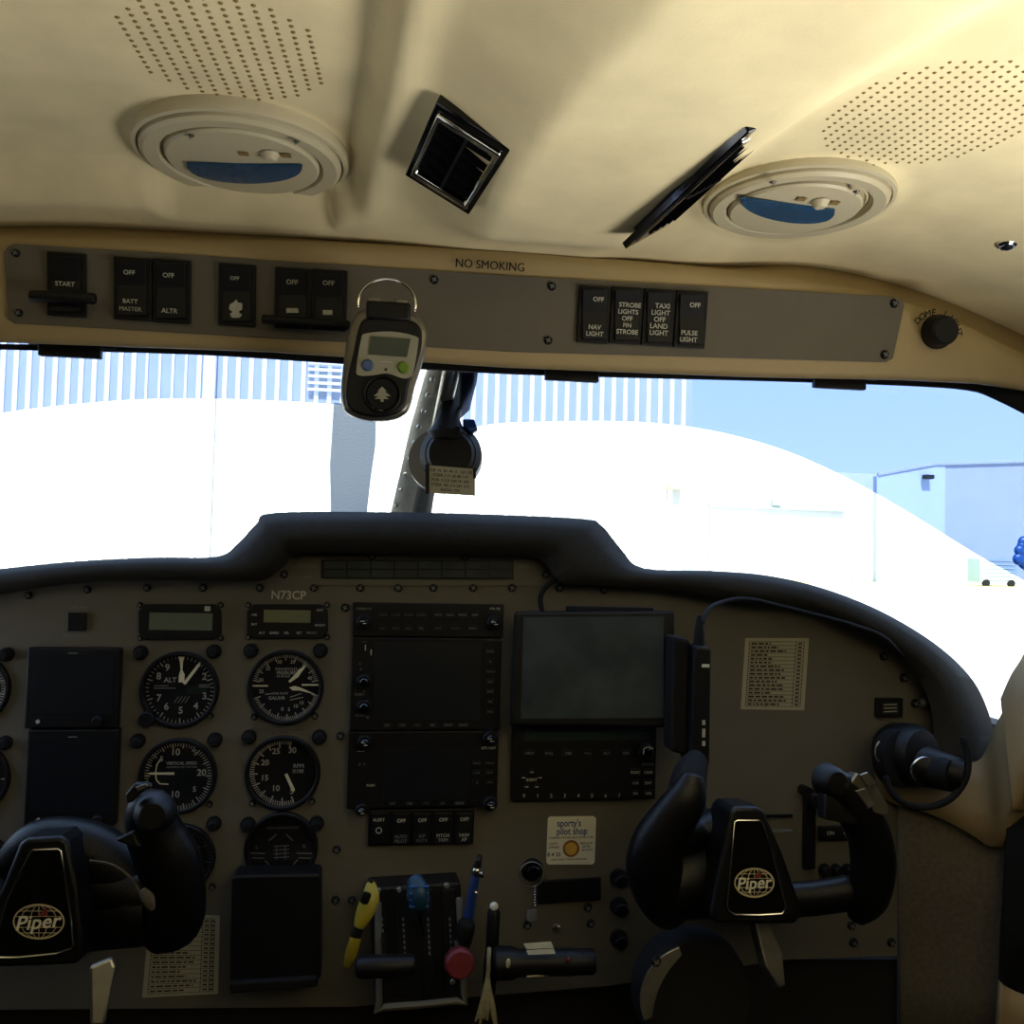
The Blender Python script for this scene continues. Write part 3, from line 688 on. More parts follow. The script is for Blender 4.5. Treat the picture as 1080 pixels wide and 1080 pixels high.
# ================================================================== instruments
PF = PP.off(.0003)
def letter(pl, par, body, x, y, size, z, m='dim', name='lettering', **k):
    b = MB(pl); b.text(body, x, y, size, z, **k); return b.build(name, M[m], par, smooth=False)
def dashes(pl, par, items, m='dim', name='key_marks', z=.0004, h=1.1):
    b = MB(pl)
    for x, y, w in items: b.line(x-w/2, y, x+w/2, y, h, z)
    return b.build(name, M[m], par, smooth=False)
def gauge(cx, cy, r, label, face='face'):
    t = thing('round_gauge', label, 'gauge', PP.frame(PP.P(cx, cy)))
    b = MB(PP); b.ring(cx, cy, r, r*.88, 0, .006, bev=.0012); b.build('bezel', M['black'], t)
    b = MB(PP); b.disc(cx, cy, r*.89, .0005, .0015, seg=48); b.build('dial_face', M[face], t)
    b = MB(PP); b.disc(cx, cy, r*.88, .0042, .0046, seg=48); b.build('cover_glass', M['dial_glass'], t)
    return t
def ticks(b, cx, cy, r, a0, a1, n, l, w, z=.002, every=5, l2=None):
    for i in range(n+1):
        a = R(a0+(a1-a0)*i/n); L = (l2 or l*1.7) if i % every == 0 else l
        b.line(cx+r*math.cos(a), cy-r*math.sin(a), cx+(r-L)*math.cos(a), cy-(r-L)*math.sin(a), w*(1.5 if i % every == 0 else 1), z)
def marks(t, fn, m='dim', name='dial_markings'):
    b = MB(PP); fn(b); return b.build(name, M[m], t, smooth=False)
def needle(t, pts, z=.003, m='ivory'):
    b = MB(PP); b.poly(pts, z, z+.0005); return b.build('needle', M[m], t, smooth=False)
# altimeter
t = gauge(190, 727, 42, 'round altimeter dial, one of the upper pair, with ALT lettering')
def f(b):
    ticks(b, 190, 727, 36, 90, 450, 50, 3.5, .8)
    for s_, x, y in [('9', 177, 704), ('8', 168, 713), ('7', 168, 736), ('6', 176, 745), ('5', 191, 749), ('4', 207, 744.5), ('3', 216, 734), ('2', 216, 713.5)]: b.text(s_, x, y, 10.5, .0021)
    b.text('ALT', 180, 717, 7.5, .0021); b.line(163, 723, 178, 723, .5, .002); b.line(163, 725.5, 186, 725.5, .5, .002); b.line(210, 722, 222, 722, .6, .002); b.line(210, 724, 222, 724, .6, .002)
marks(t, f)
def f(b):
    for k in range(4): b.line(184+k*3.8, 741, 189+k*3.8, 734, 1.3, .0022)
marks(t, f, 'lcd', 'hatch_flag')
marks(t, lambda b: b.rect(198, 723, 219, 732, .0016, .0019), 'lcdk', 'drum_window')
needle(t, [(189, 719), (189.6, 711), (191.3, 706), (190.5, 697), (188.7, 692), (195.6, 692), (193.8, 697), (193, 706), (195.4, 711), (195, 719)])
needle(t, [(193.5, 720), (196.5, 721.5), (212, 701), (212.5, 698), (209.5, 699.5)], .0036)
b = MB(PP); b.disc(157, 757, 9.5, 0, .012, 8.5, bev=.001); b.build('setting_knob', M['black'], t)
# manifold pressure
t = gauge(301.5, 724.5, 40.5, 'round manifold pressure dial with two needles beneath the registration')
def f(b):
    ticks(b, 301.5, 724.5, 35, 12, 168, 40, 4, .8); ticks(b, 301.5, 724.5, 35, 200, 345, 40, 4, .8)
    for s_, x, y in [('30', 295, 698), ('35', 309, 698), ('25', 283, 705), ('20', 275.5, 717), ('40', 327, 715), ('0', 298, 747.5), ('5', 305, 748), ('10', 312, 744.5), ('15', 318, 741), ('25', 276, 729)]: b.text(s_, x, y, 5.2, .0021)
    b.text('MANIFOLD', 302, 705.6, 4.6, .0021, sx=1.0); b.text('PRESSURE', 302, 709.6, 4.6, .0021); b.text('IN HG ALG', 299, 713, 2.8, .0021)
    b.text('FUEL FLOW', 296, 731, 3, .0021); b.text('GAL/HR', 292, 736, 5, .0021); b.line(306, 735, 318, 731, .8, .002); b.line(306, 738, 320, 735, .8, .002); b.line(280, 732, 288, 731, .8, .002)
marks(t, f)
marks(t, lambda b: (b.line(266.7, 723, 283, 723, 1.6, .0022), b.line(318.5, 722, 336, 722, 1.6, .0022)), 'ivory', 'zero_line')
needle(t, [(304.5, 718), (306, 719.5), (315, 713.5), (317.5, 709.5), (324.5, 700), (315, 706), (311.5, 710.5)])
needle(t, [(305.5, 724.5), (309, 727.5), (316, 727.5), (332.5, 731.5), (317, 724.5), (311, 722.8)], .0036)
# vertical speed
t = gauge(188.4, 817.8, 41.5, 'round vertical speed dial below the altimeter')
def f(b):
    ticks(b, 188.4, 817.8, 35.5, 60, 300, 48, 4.2, .9, every=4, l2=6); ticks(b, 188.4, 817.8, 35.5, -50, 50, 20, 4.2, .9, every=5, l2=6.5)
    for s_, x, y in [('10', 185.5, 793), ('20', 213, 814.5), ('10', 185, 837.5), ('5', 206.5, 793.5), ('5', 205.5, 832), ('5', 171, 800)]: b.text(s_, x, y, 10 if len(s_) > 1 else 8, .0021)
    b.text('VERTICAL SPEED', 192, 804.6, 4.6, .0021, sx=.95); b.text('HUNDRED FEET PER MIN', 192, 808.6, 2.9, .0021)
marks(t, f)
def f(b):
    q = [(170, 800), (166, 806), (164.5, 815), (165.5, 822), (169, 826), (178, 826.5)]
    for a_, c_ in zip(q, q[1:]): b.line(*a_, *c_, 1.2, .0022)
marks(t, f, 'ivory', 'scale_bracket')
needle(t, [(156, 815), (160, 814), (184.5, 813.8), (184.5, 816.2), (160, 816)])
# tachometer
t = gauge(298.5, 814.5, 40, 'round RPM dial below the manifold pressure dial')
def f(b):
    ticks(b, 298.5, 814.5, 35, 75, 290, 50, 5, 1.0)
    for s_, x, y in [('30', 308.5, 791), ('25', 291.5, 792), ('20', 279.8, 804), ('15', 279.3, 820), ('10', 291, 831), ('5', 308, 834)]: b.text(s_, x, y, 8.6, .0021)
    b.text('RPM', 315, 807.5, 6.2, .0021); b.text('X100', 314.5, 813, 5.4, .0021)
marks(t, f)
needle(t, [(300.5, 816), (303.3, 814.8), (311.3, 831.5), (310.5, 834), (308, 833)])
# attitude-like gauge low
t = gauge(297, 894, 39, 'round turn gauge with small aircraft lines, behind the top of the black box')
def f(b):
    b.line(284, 886, 292, 879, 1.2, .0021); b.line(302, 879, 309, 886, 1.2, .0021); b.line(280, 907, 287, 915, 1.3, .0021); b.line(314, 906, 307, 914, 1.3, .0021)
    for k in range(4): b.line(289, 892+k*4, 305, 891+k*4, .9, .0021)
    b.line(292, 892, 292, 906, .6, .0021); b.line(301, 892, 301, 906, .6, .0021)
    for x in (272, 321): b.line(x-8, 899, x+8, 899.5, 1.1, .0021); b.line(x-6, 904, x+7, 904.5, .9, .0021)
    b.text('TURN COORDINATOR', 298, 872.5, 3.4, .0021); b.text('L', 271, 893, 5, .0021); b.text('R', 321, 892, 5, .0021)
marks(t, f, 'faint')
t = gauge(190, 905, 38, 'round gauge half hidden behind the left yoke grip')
def f(b):
    b.text('VAC', 200, 892, 6, .0021); b.text('IN HG', 205, 899, 5, .0021); b.line(196, 885, 212, 893, 1, .0021); ticks(b, 190, 905, 33, -40, 80, 18, 3, .7)
marks(t, f, 'faint')
t = gauge(-28, 726, 40.5, 'round gauge cut by the left picture edge, uppermost')
def f(b): ticks(b, -28, 726, 35, -60, 60, 24, 5, 1.3); b.line(5, 713, 7, 722, 2, .0021); b.line(7, 722, 5, 738, 2, .0021)
marks(t, f)
t = gauge(-28, 820, 40, 'round gauge cut by the left picture edge, below the uppermost')
marks(t, lambda b: b.line(2, 821, 8, 821, 1.6, .0021))
t = gauge(-26, 914, 39, 'round gauge cut by the left picture edge, beside the left yoke hub')
marks(t, lambda b: (ticks(b, -26, 914, 34, -40, 60, 20, 4, 1), b.line(2, 902, 7, 910, 1.3, .0021)), 'faint')
# two small lcd clocks
def box_thing(name, label, cat_, x0, y0, x1, y1, d=.006, m='black', pl=PP, bev=.0015, nm='case'):
    t = thing(name, label, cat_, pl.frame(pl.P((x0+x1)/2, (y0+y1)/2)))
    b = MB(pl); b.rect(x0, y0, x1, y1, 0, d); b.build(nm, M[m], t, bevel=bev, smooth=False); return t
def octo(name, label, cat_, x0, y0, x1, y1, c=7, d=.006):
    t = thing(name, label, cat_, PP.frame(PP.P((x0+x1)/2, (y0+y1)/2)))
    b = MB(PP); b.poly([(x0+c, y0), (x1-c, y0), (x1, y0+c), (x1, y1-c), (x1-c, y1), (x0+c, y1), (x0, y1-c), (x0, y0+c)], 0, d); b.build('case', M['black'], t, bevel=.001, smooth=False)
    for x, y in [(x0+1, y0+1), (x1-1, y0+1), (x0+1, y1-1), (x1-1, y1-1)]: screw(PP, x, y, 3.4, t)
    return t
t = octo('digital_display', 'blank grey LCD display unit above the altimeter', 'display', 147, 637, 234, 674)
b = MB(PP); b.rect(159, 646, 225, 664, .006, .0066); b.build('lcd_screen', M['lcd'], t, smooth=False)
b = MB(PP); b.rect(217, 639, 223, 644, .006, .0064); b.build('maker_mark', M['dim'], t, smooth=False)
t = octo('digital_display', 'smaller LCD unit with buttons under the N73CP lettering', 'display', 261, 637, 346, 673)
b = MB(PP); b.rect(279, 643, 328, 656, .006, .0066); b.build('lcd_screen', M['lcdg'], t, smooth=False)
for k, s_ in enumerate(['ALT', 'BARO', 'SEL', 'SET', 'MODE']):
    letter(PP, t, s_, 277+k*13, 667, 3.6, .0064)
for x, y, s_ in [(269, 648, 'USR'), (269, 658, 'ENT'), (338, 643, 'ALRT'), (338, 659, 'BRIGHT')]: letter(PP, t, s_, x, y, 3.2, .0064)
b = MB(PP); b.rect(72, 646, 92, 665, 0, .004); o = b.build('push_switch', M['navy'], bevel=.001, smooth=False); setprops(o, 'small square dark push switch above the stacked blank screens', 'switch')
# stacked blank screens (left)
for y0, y1, lab in [(682, 765.5, 'blank black square screen, upper of the two stacked at left'), (767, 868, 'blank black square screen, lower of the two stacked at left')]:
    t = box_thing('flight_display', lab, 'display', 32, y0, 129 if y0 < 700 else 127, y1, .012, 'black')
    b = MB(PP); b.rect(38, y0+9, 123, y1-15, .012, .0124); b.build('screen', M['screen'], t, smooth=False)
    letter(PP, t, '------', 81, y0+5 if y0 < 700 else y0+18-11, 5, .0127, 'dim')
    b = MB(PP); b.disc(45, y1-7, 2.2, .012, .0135); b.build('light_sensor', M['dim'], t)
    b = MB(PP); b.disc(108, y1-8, 6, .012, .019, 5.4, bev=.0008); b.build('knob', M['black'], t)
# centre avionics stack
def unit(label, x0, y0, x1, y1, d=.008, name='avionics_unit', cat_='avionics'):
    return box_thing(name, label, cat_, x0, y0, x1, y1, d, 'black', bev=.001)
def key(t, x, y, w, h, z, s_=None, m='faint', sz=3.4):
    b = MB(PP); b.rect(x-w/2, y-h/2, x+w/2, y+h/2, z, z+.0015); o = b.build('button', M['navy'], t, smooth=False)
    if s_: letter(PP, o, s_, x, y, sz, z+.0017, m)
    return o
def knob(t, x, y, r, z, mark=True, m='black'):
    b = MB(PP); b.disc(x, y, r, z, z+.010, r*.9, bev=.001, seg=24); o = b.build('knob', M[m], t)
    b = MB(PP); b.disc(x, y, r*.55, z+.010, z+.016, r*.5, bev=.0008, seg=20); b.build('inner_knob', M['gloss'], o)
    if mark: dashes(PP, o, [(x-1, y-1, 4), (x+1, y+1.5, 4)], 'dim', z=z+.0163, h=.9)
    return o
t = unit('narrow audio panel with two rows of small keys, top of the centre stack', 372, 636, 530, 671)
for k in range(4): key(t, 404+k*13.3, 648, 10, 7, .008, ['COM1', 'COM2', 'COM3', 'COM12'][k]); key(t, 404+k*13.3, 662, 10, 7, .008, ['MIC1', 'MIC2', 'MIC3', 'TEL'][k])
for k in range(4): key(t, 461.5+k*12.8, 648, 10, 7, .008, ['SPKR', 'NAV1', 'NAV2', 'ADF'][k])
for k in range(3): key(t, 461.5+k*18, 662, 10, 6, .008, ['DME', 'MUTE', 'PLAY'][k])
knob(t, 384, 654, 8, .008); knob(t, 519, 655, 8, .008)
letter(PP, t, 'MONITOR', 384, 641.5, 3.4, .0082); letter(PP, t, 'VOL SQ', 521, 641.5, 3.2, .0082)
t = unit('large dark moving map screen in the middle of the centre stack', 370.5, 672, 527, 768.5, .009)
b = MB(PP); b.rect(394, 677, 506, 758, .009, .0096); b.build('screen', M['screen'], t, smooth=False)
for k in range(7): key(t, 516, 686+k*10.5, 8, 6, .009, ['RNG', 'D', 'MENU', 'CLR', 'ENT', 'FPL', 'PRC'][k])
for k in range(6): key(t, 408+k*16, 763, 10, 5, .009, ['CDI', 'OBS', 'MSG', 'FPL', 'VNAV', 'PROC'][k])
for x, y, s_ in [(384, 675.5, '-----'), (521, 674, 'GPS COM'), (380, 699, 'C'), (381, 705, 'V'), (384, 728, 'V'), (379, 731, 'PUSH'), (380, 753, 'PUSH'), (388, 755, 'ID')]:
    letter(PP, t, s_, x, y, 3.8, .0092, 'faint')
dashes(PP, t, [(385.5, 682, 1.2), (391.5, 687, 1.2)], 'dim', z=.0093, h=6)
knob(t, 384, 716, 8, .009, False); knob(t, 384, 742, 8, .009, False)
t = unit('dark navigation screen unit at the bottom of the centre stack', 367, 769.5, 524, 849, .009)
b = MB(PP); b.rect(404, 787, 495, 841, .009, .0096); b.build('screen', M['screen'], t, smooth=False)
for k in range(5): key(t, 414+k*17.5, 844.5, 10, 4.5, .009, ['CDI', 'OBS', 'MSG', 'FPL', 'PROC'][k])
for k in range(3):
    for j in range(2): key(t, 502+j*13.5, 802.5+k*10, 9, 6, .009, ['RNG', 'MENU', 'CLR', 'ENT', 'D', 'MSG'][k*2+j])
letter(PP, t, '------', 380.5, 790, 4.2, .0092); letter(PP, t, 'GPS NAV', 514, 787, 3.8, .0092); letter(PP, t, 'PUSH', 391, 826, 3.6, .0092); letter(PP, t, 'C  V', 382, 804, 4, .0092, 'faint')
knob(t, 385, 779, 8, .009); knob(t, 515, 775, 8.5, .009); knob(t, 382, 849, 7, .009); knob(t, 515, 843, 8, .009)
# switch bank under it
t = unit('black autopilot switch bank directly below the centre avionics stack', 388.5, 852, 499, 889, .006)
t['category'] = 'switch panel'
for k in range(5):
    x0 = 390+k*22
    b = MB(PP); b.rect(x0+1, 855, x0+20, 887, .006, .009); o = b.build('rocker_switch', M['navy'], t, bevel=.0006, smooth=False)
    if k == 0:
        letter(PP, o, 'ALERT', x0+9.5, 862, 4.4, .0093); b = MB(PP); b.ring(x0+9.5, 873, 3.4, 2.4, .009, .0093, bev=.0001, seg=20); b.build('ring_mark', M['dim'], o, smooth=False)
    else:
        letter(PP, o, 'OFF', x0+11, 863.5-k*.5, 5.2, .0093); letter(PP, o, ['', 'AUTO', 'A/P', 'PITCH', 'YAW'][k], x0+10.5, 880-k*.5, 4.8, .0093, 'faint' if k < 3 else 'dim'); letter(PP, o, ['', 'PILOT', 'MSTR', 'TRIM', 'AP'][k], x0+10.5, 885-k*.6, 4.8, .0093, 'faint' if k < 3 else 'dim')
# right stack
t = unit('black transponder style radio with keypad and long grey LCD, under the tablet', 539, 762, 689, 841, .010)
b = MB(PP); b.rect(551, 769.5, 682, 778.5, .010, .0106); b.build('lcd_strip', M['lcdk'], t, smooth=False)
for k in range(6): key(t, 557+k*20, 792, 12, 7, .010, ['NRST', 'PULL', 'OBS', 'MSG', 'ALT', 'VFR'][k], sz=4)
for k in range(8): letter(PP, t, str(k), 551+k*14.2, 836.5, 5.2, .0104, 'dim')
for k in range(3):
    for j in range(2): key(t, 667+j*13.5, 812+k*11, 9, 7, .010, ['FUNC', 'CRSR', 'CLR', 'ENT', 'FN', 'VFR'][k*2+j], 'dim', 3.8)
for k in range(5):
    a = R(90+72*k); b = MB(PP); b.disc(559+9*math.cos(a), 820-8.5*math.sin(a), 3, .010, .0115, seg=12); o = b.build('button', M['navy'], t)
    dashes(PP, o, [(559+9*math.cos(a), 820-8.5*math.sin(a), 3.4)], 'dim', z=.0117, h=1)
letter(PP, t, 'IDENT', 559, 820, 4, .0104, 'dim'); letter(PP, t, '----', 555, 767.5, 3.6, .0104, 'faint'); letter(PP, t, '--- --', 674, 766, 3.8, .0104, 'faint'); letter(PP, t, 'STATUS', 680, 804, 3.4, .0104, 'faint')
knob(t, 676, 789, 9, .010, False)
b = MB(PP); q = [(671, 790), (671.5, 784), (676, 782), (681, 784)]
for a_, c_ in zip(q, q[1:]): b.line(*a_, *c_, 1.1, .0262)
b.build('knob_arc', M['dim'], t, smooth=False)
# tablet
TP = Pl((0, .925, 0), (-.06, -1, .03), (1, 0, 0))
t = thing('tablet_display', 'dark glossy tablet mounted on the panel, reflecting the cabin', 'tablet', TP.frame(TP.P(626, 705)))
b = MB(TP); b.poly([(543, 645), (712, 644), (712, 768), (538, 766)], -.010, 0); b.build('tablet_case', M['black'], t, bevel=.003, smooth=False)
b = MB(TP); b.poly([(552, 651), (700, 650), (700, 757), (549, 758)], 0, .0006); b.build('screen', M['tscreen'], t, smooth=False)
b = MB(TP); b.rect(598, 640, 690, 646, -.012, -.002); b.build('mount_clip', M['rubber'], t, bevel=.001)
# cables and hook above tablet
b = MB(); b.tube([W(592, 610, .935), W(578, 617, .93), (W(570, 630, .93)), W(572, 646, .928)], .0028, 8, smooth=5); o = b.build('power_cable', M['rubber']); setprops(o, 'short black cable dropping from the hood to the tablet', 'cable')
# portable radio seen edge on beside tablet
YP = Pl((0, .86, 0), (.0, -1, .0), (1, 0, 0))
t = thing('handheld_device', 'tall black handheld device seen edge on, right of the tablet', 'device', YP.frame(YP.P(740, 745)))
b = MB(YP); b.poly([(733, 681), (751, 683), (749, 808), (728, 806)], -.035, .0); b.build('body', M['navy'], t, bevel=.003, smooth=False)
b = MB(YP); b.poly([(715, 672), (733, 676), (730, 800), (712, 796)], -.04, -.012); b.build('back_case', M['rubber'], t, bevel=.003, smooth=False)
b = MB(YP); b.rect(740, 700.5, 748, 704, 0, .001); b.build('bright_button', M['white'], t, bevel=.0004)
for y, h_ in [(762, 5), (773, 9), (784, 5)]: b = MB(YP); b.rect(740.5, y-h_/2, 743.5, y+h_/2, 0, .001); b.build('side_key', M['dim'], t)
b = MB(YP); b.lathe(YP.P(742, 682, -.012), YP.y, [(.006, 0), (.0055, .012), (.004, .022), (.0025, .03)], 14); b.build('cable_plug', M['rubber'], t)
b = MB(); b.tube([W(741, 657, .87), W(748, 642, .88), W(765, 634, .895), (W(790, 632, .905)), W(830, 641, .908), W(870, 651, .908), W(905, 661, .908), W(935, 674, .91), W(958, 700, .93)], .0022, 8, smooth=5); o = b.build('charging_cable', M['rubber']); setprops(o, 'long black cable curving along the right side of the panel', 'cable')
# yoke clamp carrying the device
b = MB(); b.tube([W(735, 805, .85), W(728, 820, .84), W(725, 840, .83), W(728, 865, .82)], [.016, .022, .024, .02], 14, smooth=4, flat=.7); b.tube([W(712, 838, .83), W(745, 862, .82)], .008, 10)
o = b.build('device_mount', M['rubber']); setprops(o, 'black clamp mount holding the handheld device above the right yoke', 'mount')
# fuse placard
def placard(pl, name, label, cx, pts, n, fr, title, cols, cat_='placard', seed=1, ink='ink'):
    t = thing(name, label, cat_, pl.frame(pl.P(*cx)))
    b = MB(pl); b.poly(pts, 0, .0006); b.build('card', M['paper'], t, smooth=False)
    rnd = random.Random(seed); (x0, y0), (x1, y1), (x2, y2), (x3, y3) = pts
    def q(u, v): return (x0*(1-u)*(1-v)+x1*u*(1-v)+x2*u*v+x3*(1-u)*v, y0*(1-u)*(1-v)+y1*u*(1-v)+y2*u*v+y3*(1-u)*v)
    b = MB(pl)
    for i in range(n+1):
        v = fr+(1-2*fr)*i/n; b.line(*q(.07, v), *q(.93, v), .5, .0008)
    for u in [.07]+cols+[.93]: b.line(*q(u, fr), *q(u, 1-fr), .6, .0008)
    b.build('ruled_table', M[ink], t, smooth=False)
    b = MB(pl)
    for i in range(n):
        v = fr+(1-2*fr)*(i+.5)/n
        u = .10; end = rnd.uniform(.35, cols[0]-.05)
        while u < end:
            w = rnd.uniform(.03, .1); b.line(*q(u, v), *q(min(u+w, end), v), 1.7, .0009); u += w+.02
        for ca, cb in zip(cols, cols[1:]+[.93]):
            mid = (ca+cb)/2; b.line(*q(mid-.03, v), *q(mid+.03, v), 1.6, .0009)
    b.build('printed_rows', M[ink], t, smooth=False)
    if title: b = MB(pl); b.text(title, *q(.45, fr*.55), 5, .0009); b.build('title', M[ink], t, smooth=False)
placard(PF, 'placard', 'cream printed table card on the right half of the panel', (817, 711), [(786, 673), (853, 673), (848, 749), (781, 748)], 17, .05, None, [.80])
placard(PF, 'placard', 'large dim printed table card at the lower left behind the left yoke', (190, 1008), [(158, 962), (232, 966), (230, 1048), (150, 1052)], 16, .04, None, [.76, .88], seed=3)
# pilot shop detector card
t = thing('detector_card', 'white square card with blue lettering and a gold dot', 'card', PF.frame(PF.P(602, 886)))
b = MB(PF); b.poly([(580, 861), (626, 860.5), (628.5, 863), (627, 909), (624.5, 911.5), (578, 911.5), (576, 909), (577.5, 863)], 0, .0012); b.build('card', M['white'], t, smooth=False, bevel=.0003)
b = MB(PF); b.text("sporty's", 600, 868, 10, .0015, sx=.8); b.build('shop_name', M['inkblue'], t, smooth=False)
b = MB(PF); b.text('pilot shop', 603, 876.5, 10, .0015, sx=.8); b.build('shop_name', M['inkblue'], t, smooth=False)
b = MB(PF); b.text('CARBON MONOXIDE DETECTOR', 602, 883, 3.1, .0015); b.build('caption', M['ink'], t, smooth=False)
b = MB(PF); b.ring(602, 894.5, 8.6, 6.4, .0012, .0018, bev=.0002); b.build('sensor_ring', M['brown'], t)
b = MB(PF); b.disc(602, 894.5, 6.6, .0012, .0016); b.build('sensor_dot', M['gold'], t)
for s_, x, y, z_ in [('DATE', 583, 889.5, 3.2), ('OPENED', 584, 893.3, 3), ('8 4 20', 584, 901, 5.5), ('REPLACE', 618, 889, 3.2), ('AFTER', 618, 892.5, 3), ('90 DAYS', 619, 896, 3), ('KEEP AWAY FROM AMMONIA', 600, 906, 2.8)]:
    b = MB(PF); b.text(s_, x, y, z_, .0015); b.build('caption', M['ink'], t, smooth=False)
# hour meter, jacks
t = box_thing('hour_meter', 'small rectangular meter at the upper right of the panel', 'meter', 922, 735.5, 950, 756, .005, 'black', bev=.001)
b = MB(PP); b.rect(927, 740, 945, 752, .005, .0055); b.build('window', M['screen'], t)
b = MB(PP)
for k in range(3): b.line(929, 742.5+k*3.6, 943, 742+k*3.6, .9, .0058)
b.build('figures', M['dim'], t, smooth=False)
for y, lab in [(925, 'upper'), (955, 'middle'), (989, 'lowest')]:
    t = thing('pull_knob', 'small dark round knob beside the right yoke, %s of three' % lab, 'knob', PP.frame(PP.P(652, y)))
    b = MB(PP); b.disc(652, y, 9, 0, .004, 9, seg=24, bev=.001); b.build('collar', M['rubber'], t)
    b = MB(PP); b.disc(652, y, 7, .004, .016, 6.5, seg=24, bev=.001); b.build('knob_cap', M['black'], t)
t = thing('slot_unit', 'long low black blank unit right of the ignition lock', 'switch panel', PP.frame(PP.P(600, 938)))
b = MB(PP); b.poly([(567, 928), (633, 924), (633, 948), (566, 952)], 0, .004); b.build('faceplate', M['black'], t, bevel=.001, smooth=False)
# ignition with keys
t = thing('ignition_lock', 'round ignition lock left of the black blank unit', 'lock', PP.frame(PP.P(561, 917)))
b = MB(PP); b.disc(561, 917, 11.5, 0, .004, 11, bev=.001); b.build('lock_bezel', M['black'], t); b = MB(PP); b.disc(561, 917, 8, .004, .012, 7, bev=.001); b.build('lock_barrel', M['gloss'], t)
b = MB(PP); b.ring(559, 919, 13, 12.2, .008, .0095, bev=.0003); o = b.build('key_ring', M['steel']); setprops(o, 'thin metal key ring hanging round the ignition lock', 'key ring')
for k in range(8):
    b = MB(PP); b.ball(PP.P(562.5+.5*math.sin(k*2), 932+k*2.8, .009), .0013, 8)
    if k == 0: root = thing('key_chain', 'short bead chain with a grey tag hanging from the ignition', 'key chain', PP.frame(PP.P(562, 945)))
    b.build('bead', M['chrome'], root)
b = MB(PP); b.poly([(555, 957), (565, 956), (565, 968), (558, 970), (554, 967)], .006, .008); b.build('key_tag', M['faint'], root, bevel=.0005)
t = thing('toggle_switch', 'tiny metal toggle switch above the black canister', 'switch', PP.frame(PP.P(586, 978)))
b = MB(PP); b.disc(586, 978, 4, 0, .002, seg=6); b.build('hex_nut', M['steel'], t); b = MB(PP); b.tube([PP.P(586, 978, .001), PP.P(587, 972, .013)], .0018, 8); b.build('bat_handle', M['steel'], t)
# ================================================================== lower panel, pedestal
PD = Pl((0, .905, -.36), (0, -1, .12), (1, 0, 0))
ped = thing('pedestal', 'dark centre pedestal carrying the engine levers', 'pedestal', PD.frame(PD.P(430, 1000)))
b = MB(PD); b.poly([(388, 936), (486, 930), (492, 1062), (396, 1068)], -.055, -.001); b.build('quadrant_body', M['black'], ped, bevel=.003, smooth=False)
b = MB(PD); b.tube([PD.P(399, 952, .001), PD.P(400, 1056, .001), PD.P(404, 1062, .001), PD.P(482, 1055, .001), PD.P(489, 1048, .001), PD.P(484, 948, .001)], .0035, 8, smooth=2); b.build('quadrant_frame', M['panel'], ped)
for k, (x, w) in enumerate([(402, 11), (424, 14), (450, 11), (473, 13)]):
    b = MB(PD); b.poly([(x-w*.6, 938), (x+w*.5, 937), (x+w*.7, 1048), (x-w*.3, 1050)], -.001, .002); o = b.build('lever_track', M['navy'], ped, smooth=False, bevel=.0006)
    s = MB(PD)
    for j in range(7): s.line(x+1+j*.3, 967+j*6, x+1.3+j*.3, 970.5+j*6, 1.8, .0023)
    s.build('position_marks', M['faint'], o, smooth=False)
for x, y in [(399, 939), (421, 938), (471, 934), (477, 1035)]: screw(PD, x, y, 3.4, ped, 'steel', .003)
def lever(label, name, x0, y0, x1, y1, mk, mat_, Ytip=.86):
    t = thing(name, label, 'lever', W(x0, y0, .90))
    b = MB(); b.tube([W(x0, y0, .905), W((x0+x1)/2, (y0+y1)/2, (Ytip+.9)/2), W(x1, y1, Ytip+.005)], .0035, 8, flat=.6); b.build('lever_arm', M['steel' if mat_ == 'red' else 'black'], t)
    mk(t, x1, y1, Ytip); return t
def kb(t, x, y, Y):
    b = MB(); c = W(x, y, Y); b.tube([W(x-4, y-14, Y), W(x-1, y-6, Y-.004), W(x, y+4, Y-.006), W(x+1, y+12, Y)], [.009, .0115, .012, .010], 16, smooth=3, flat=.8); b.build('lever_knob', M['lever_blue'], t)
    g_ = MB()
    for k in range(4): g_.box(W(x+1, y-8+k*7, Y-.012), (.018, .004, .0015))
    g_.build('grip_ridges', M['blue'], t, bevel=.0004)
lever('blue knobbed propeller lever in the middle of the pedestal', 'propeller_lever', 446, 985, 441, 943, kb, 'blue')
def kr(t, x, y, Y):
    b = MB(); c = W(x, y, Y); ax = Vector((.05, -1, .15)); m_ = .86/FPX
    b.lathe(c, ax, [(14.5*m_, -.006), (15.5*m_, -.004), (15.5*m_, .006), (13*m_, .009)], 10); b.build('lever_knob', M['red'], t, ang=30)
lever('red ten sided mixture lever knob at the right of the pedestal', 'mixture_lever', 480, 985, 484, 1015, kr, 'red')
def kbk(t, x, y, Y):
    b = MB(); b.tube([W(x-25, y, Y), W(x+28, y-2, Y)], .010, 14); b.build('lever_knob', M['black'], t)
lever('wide black throttle bar across the lower left of the pedestal', 'throttle_lever', 405, 985, 405, 1020, kbk, 'black', .85)
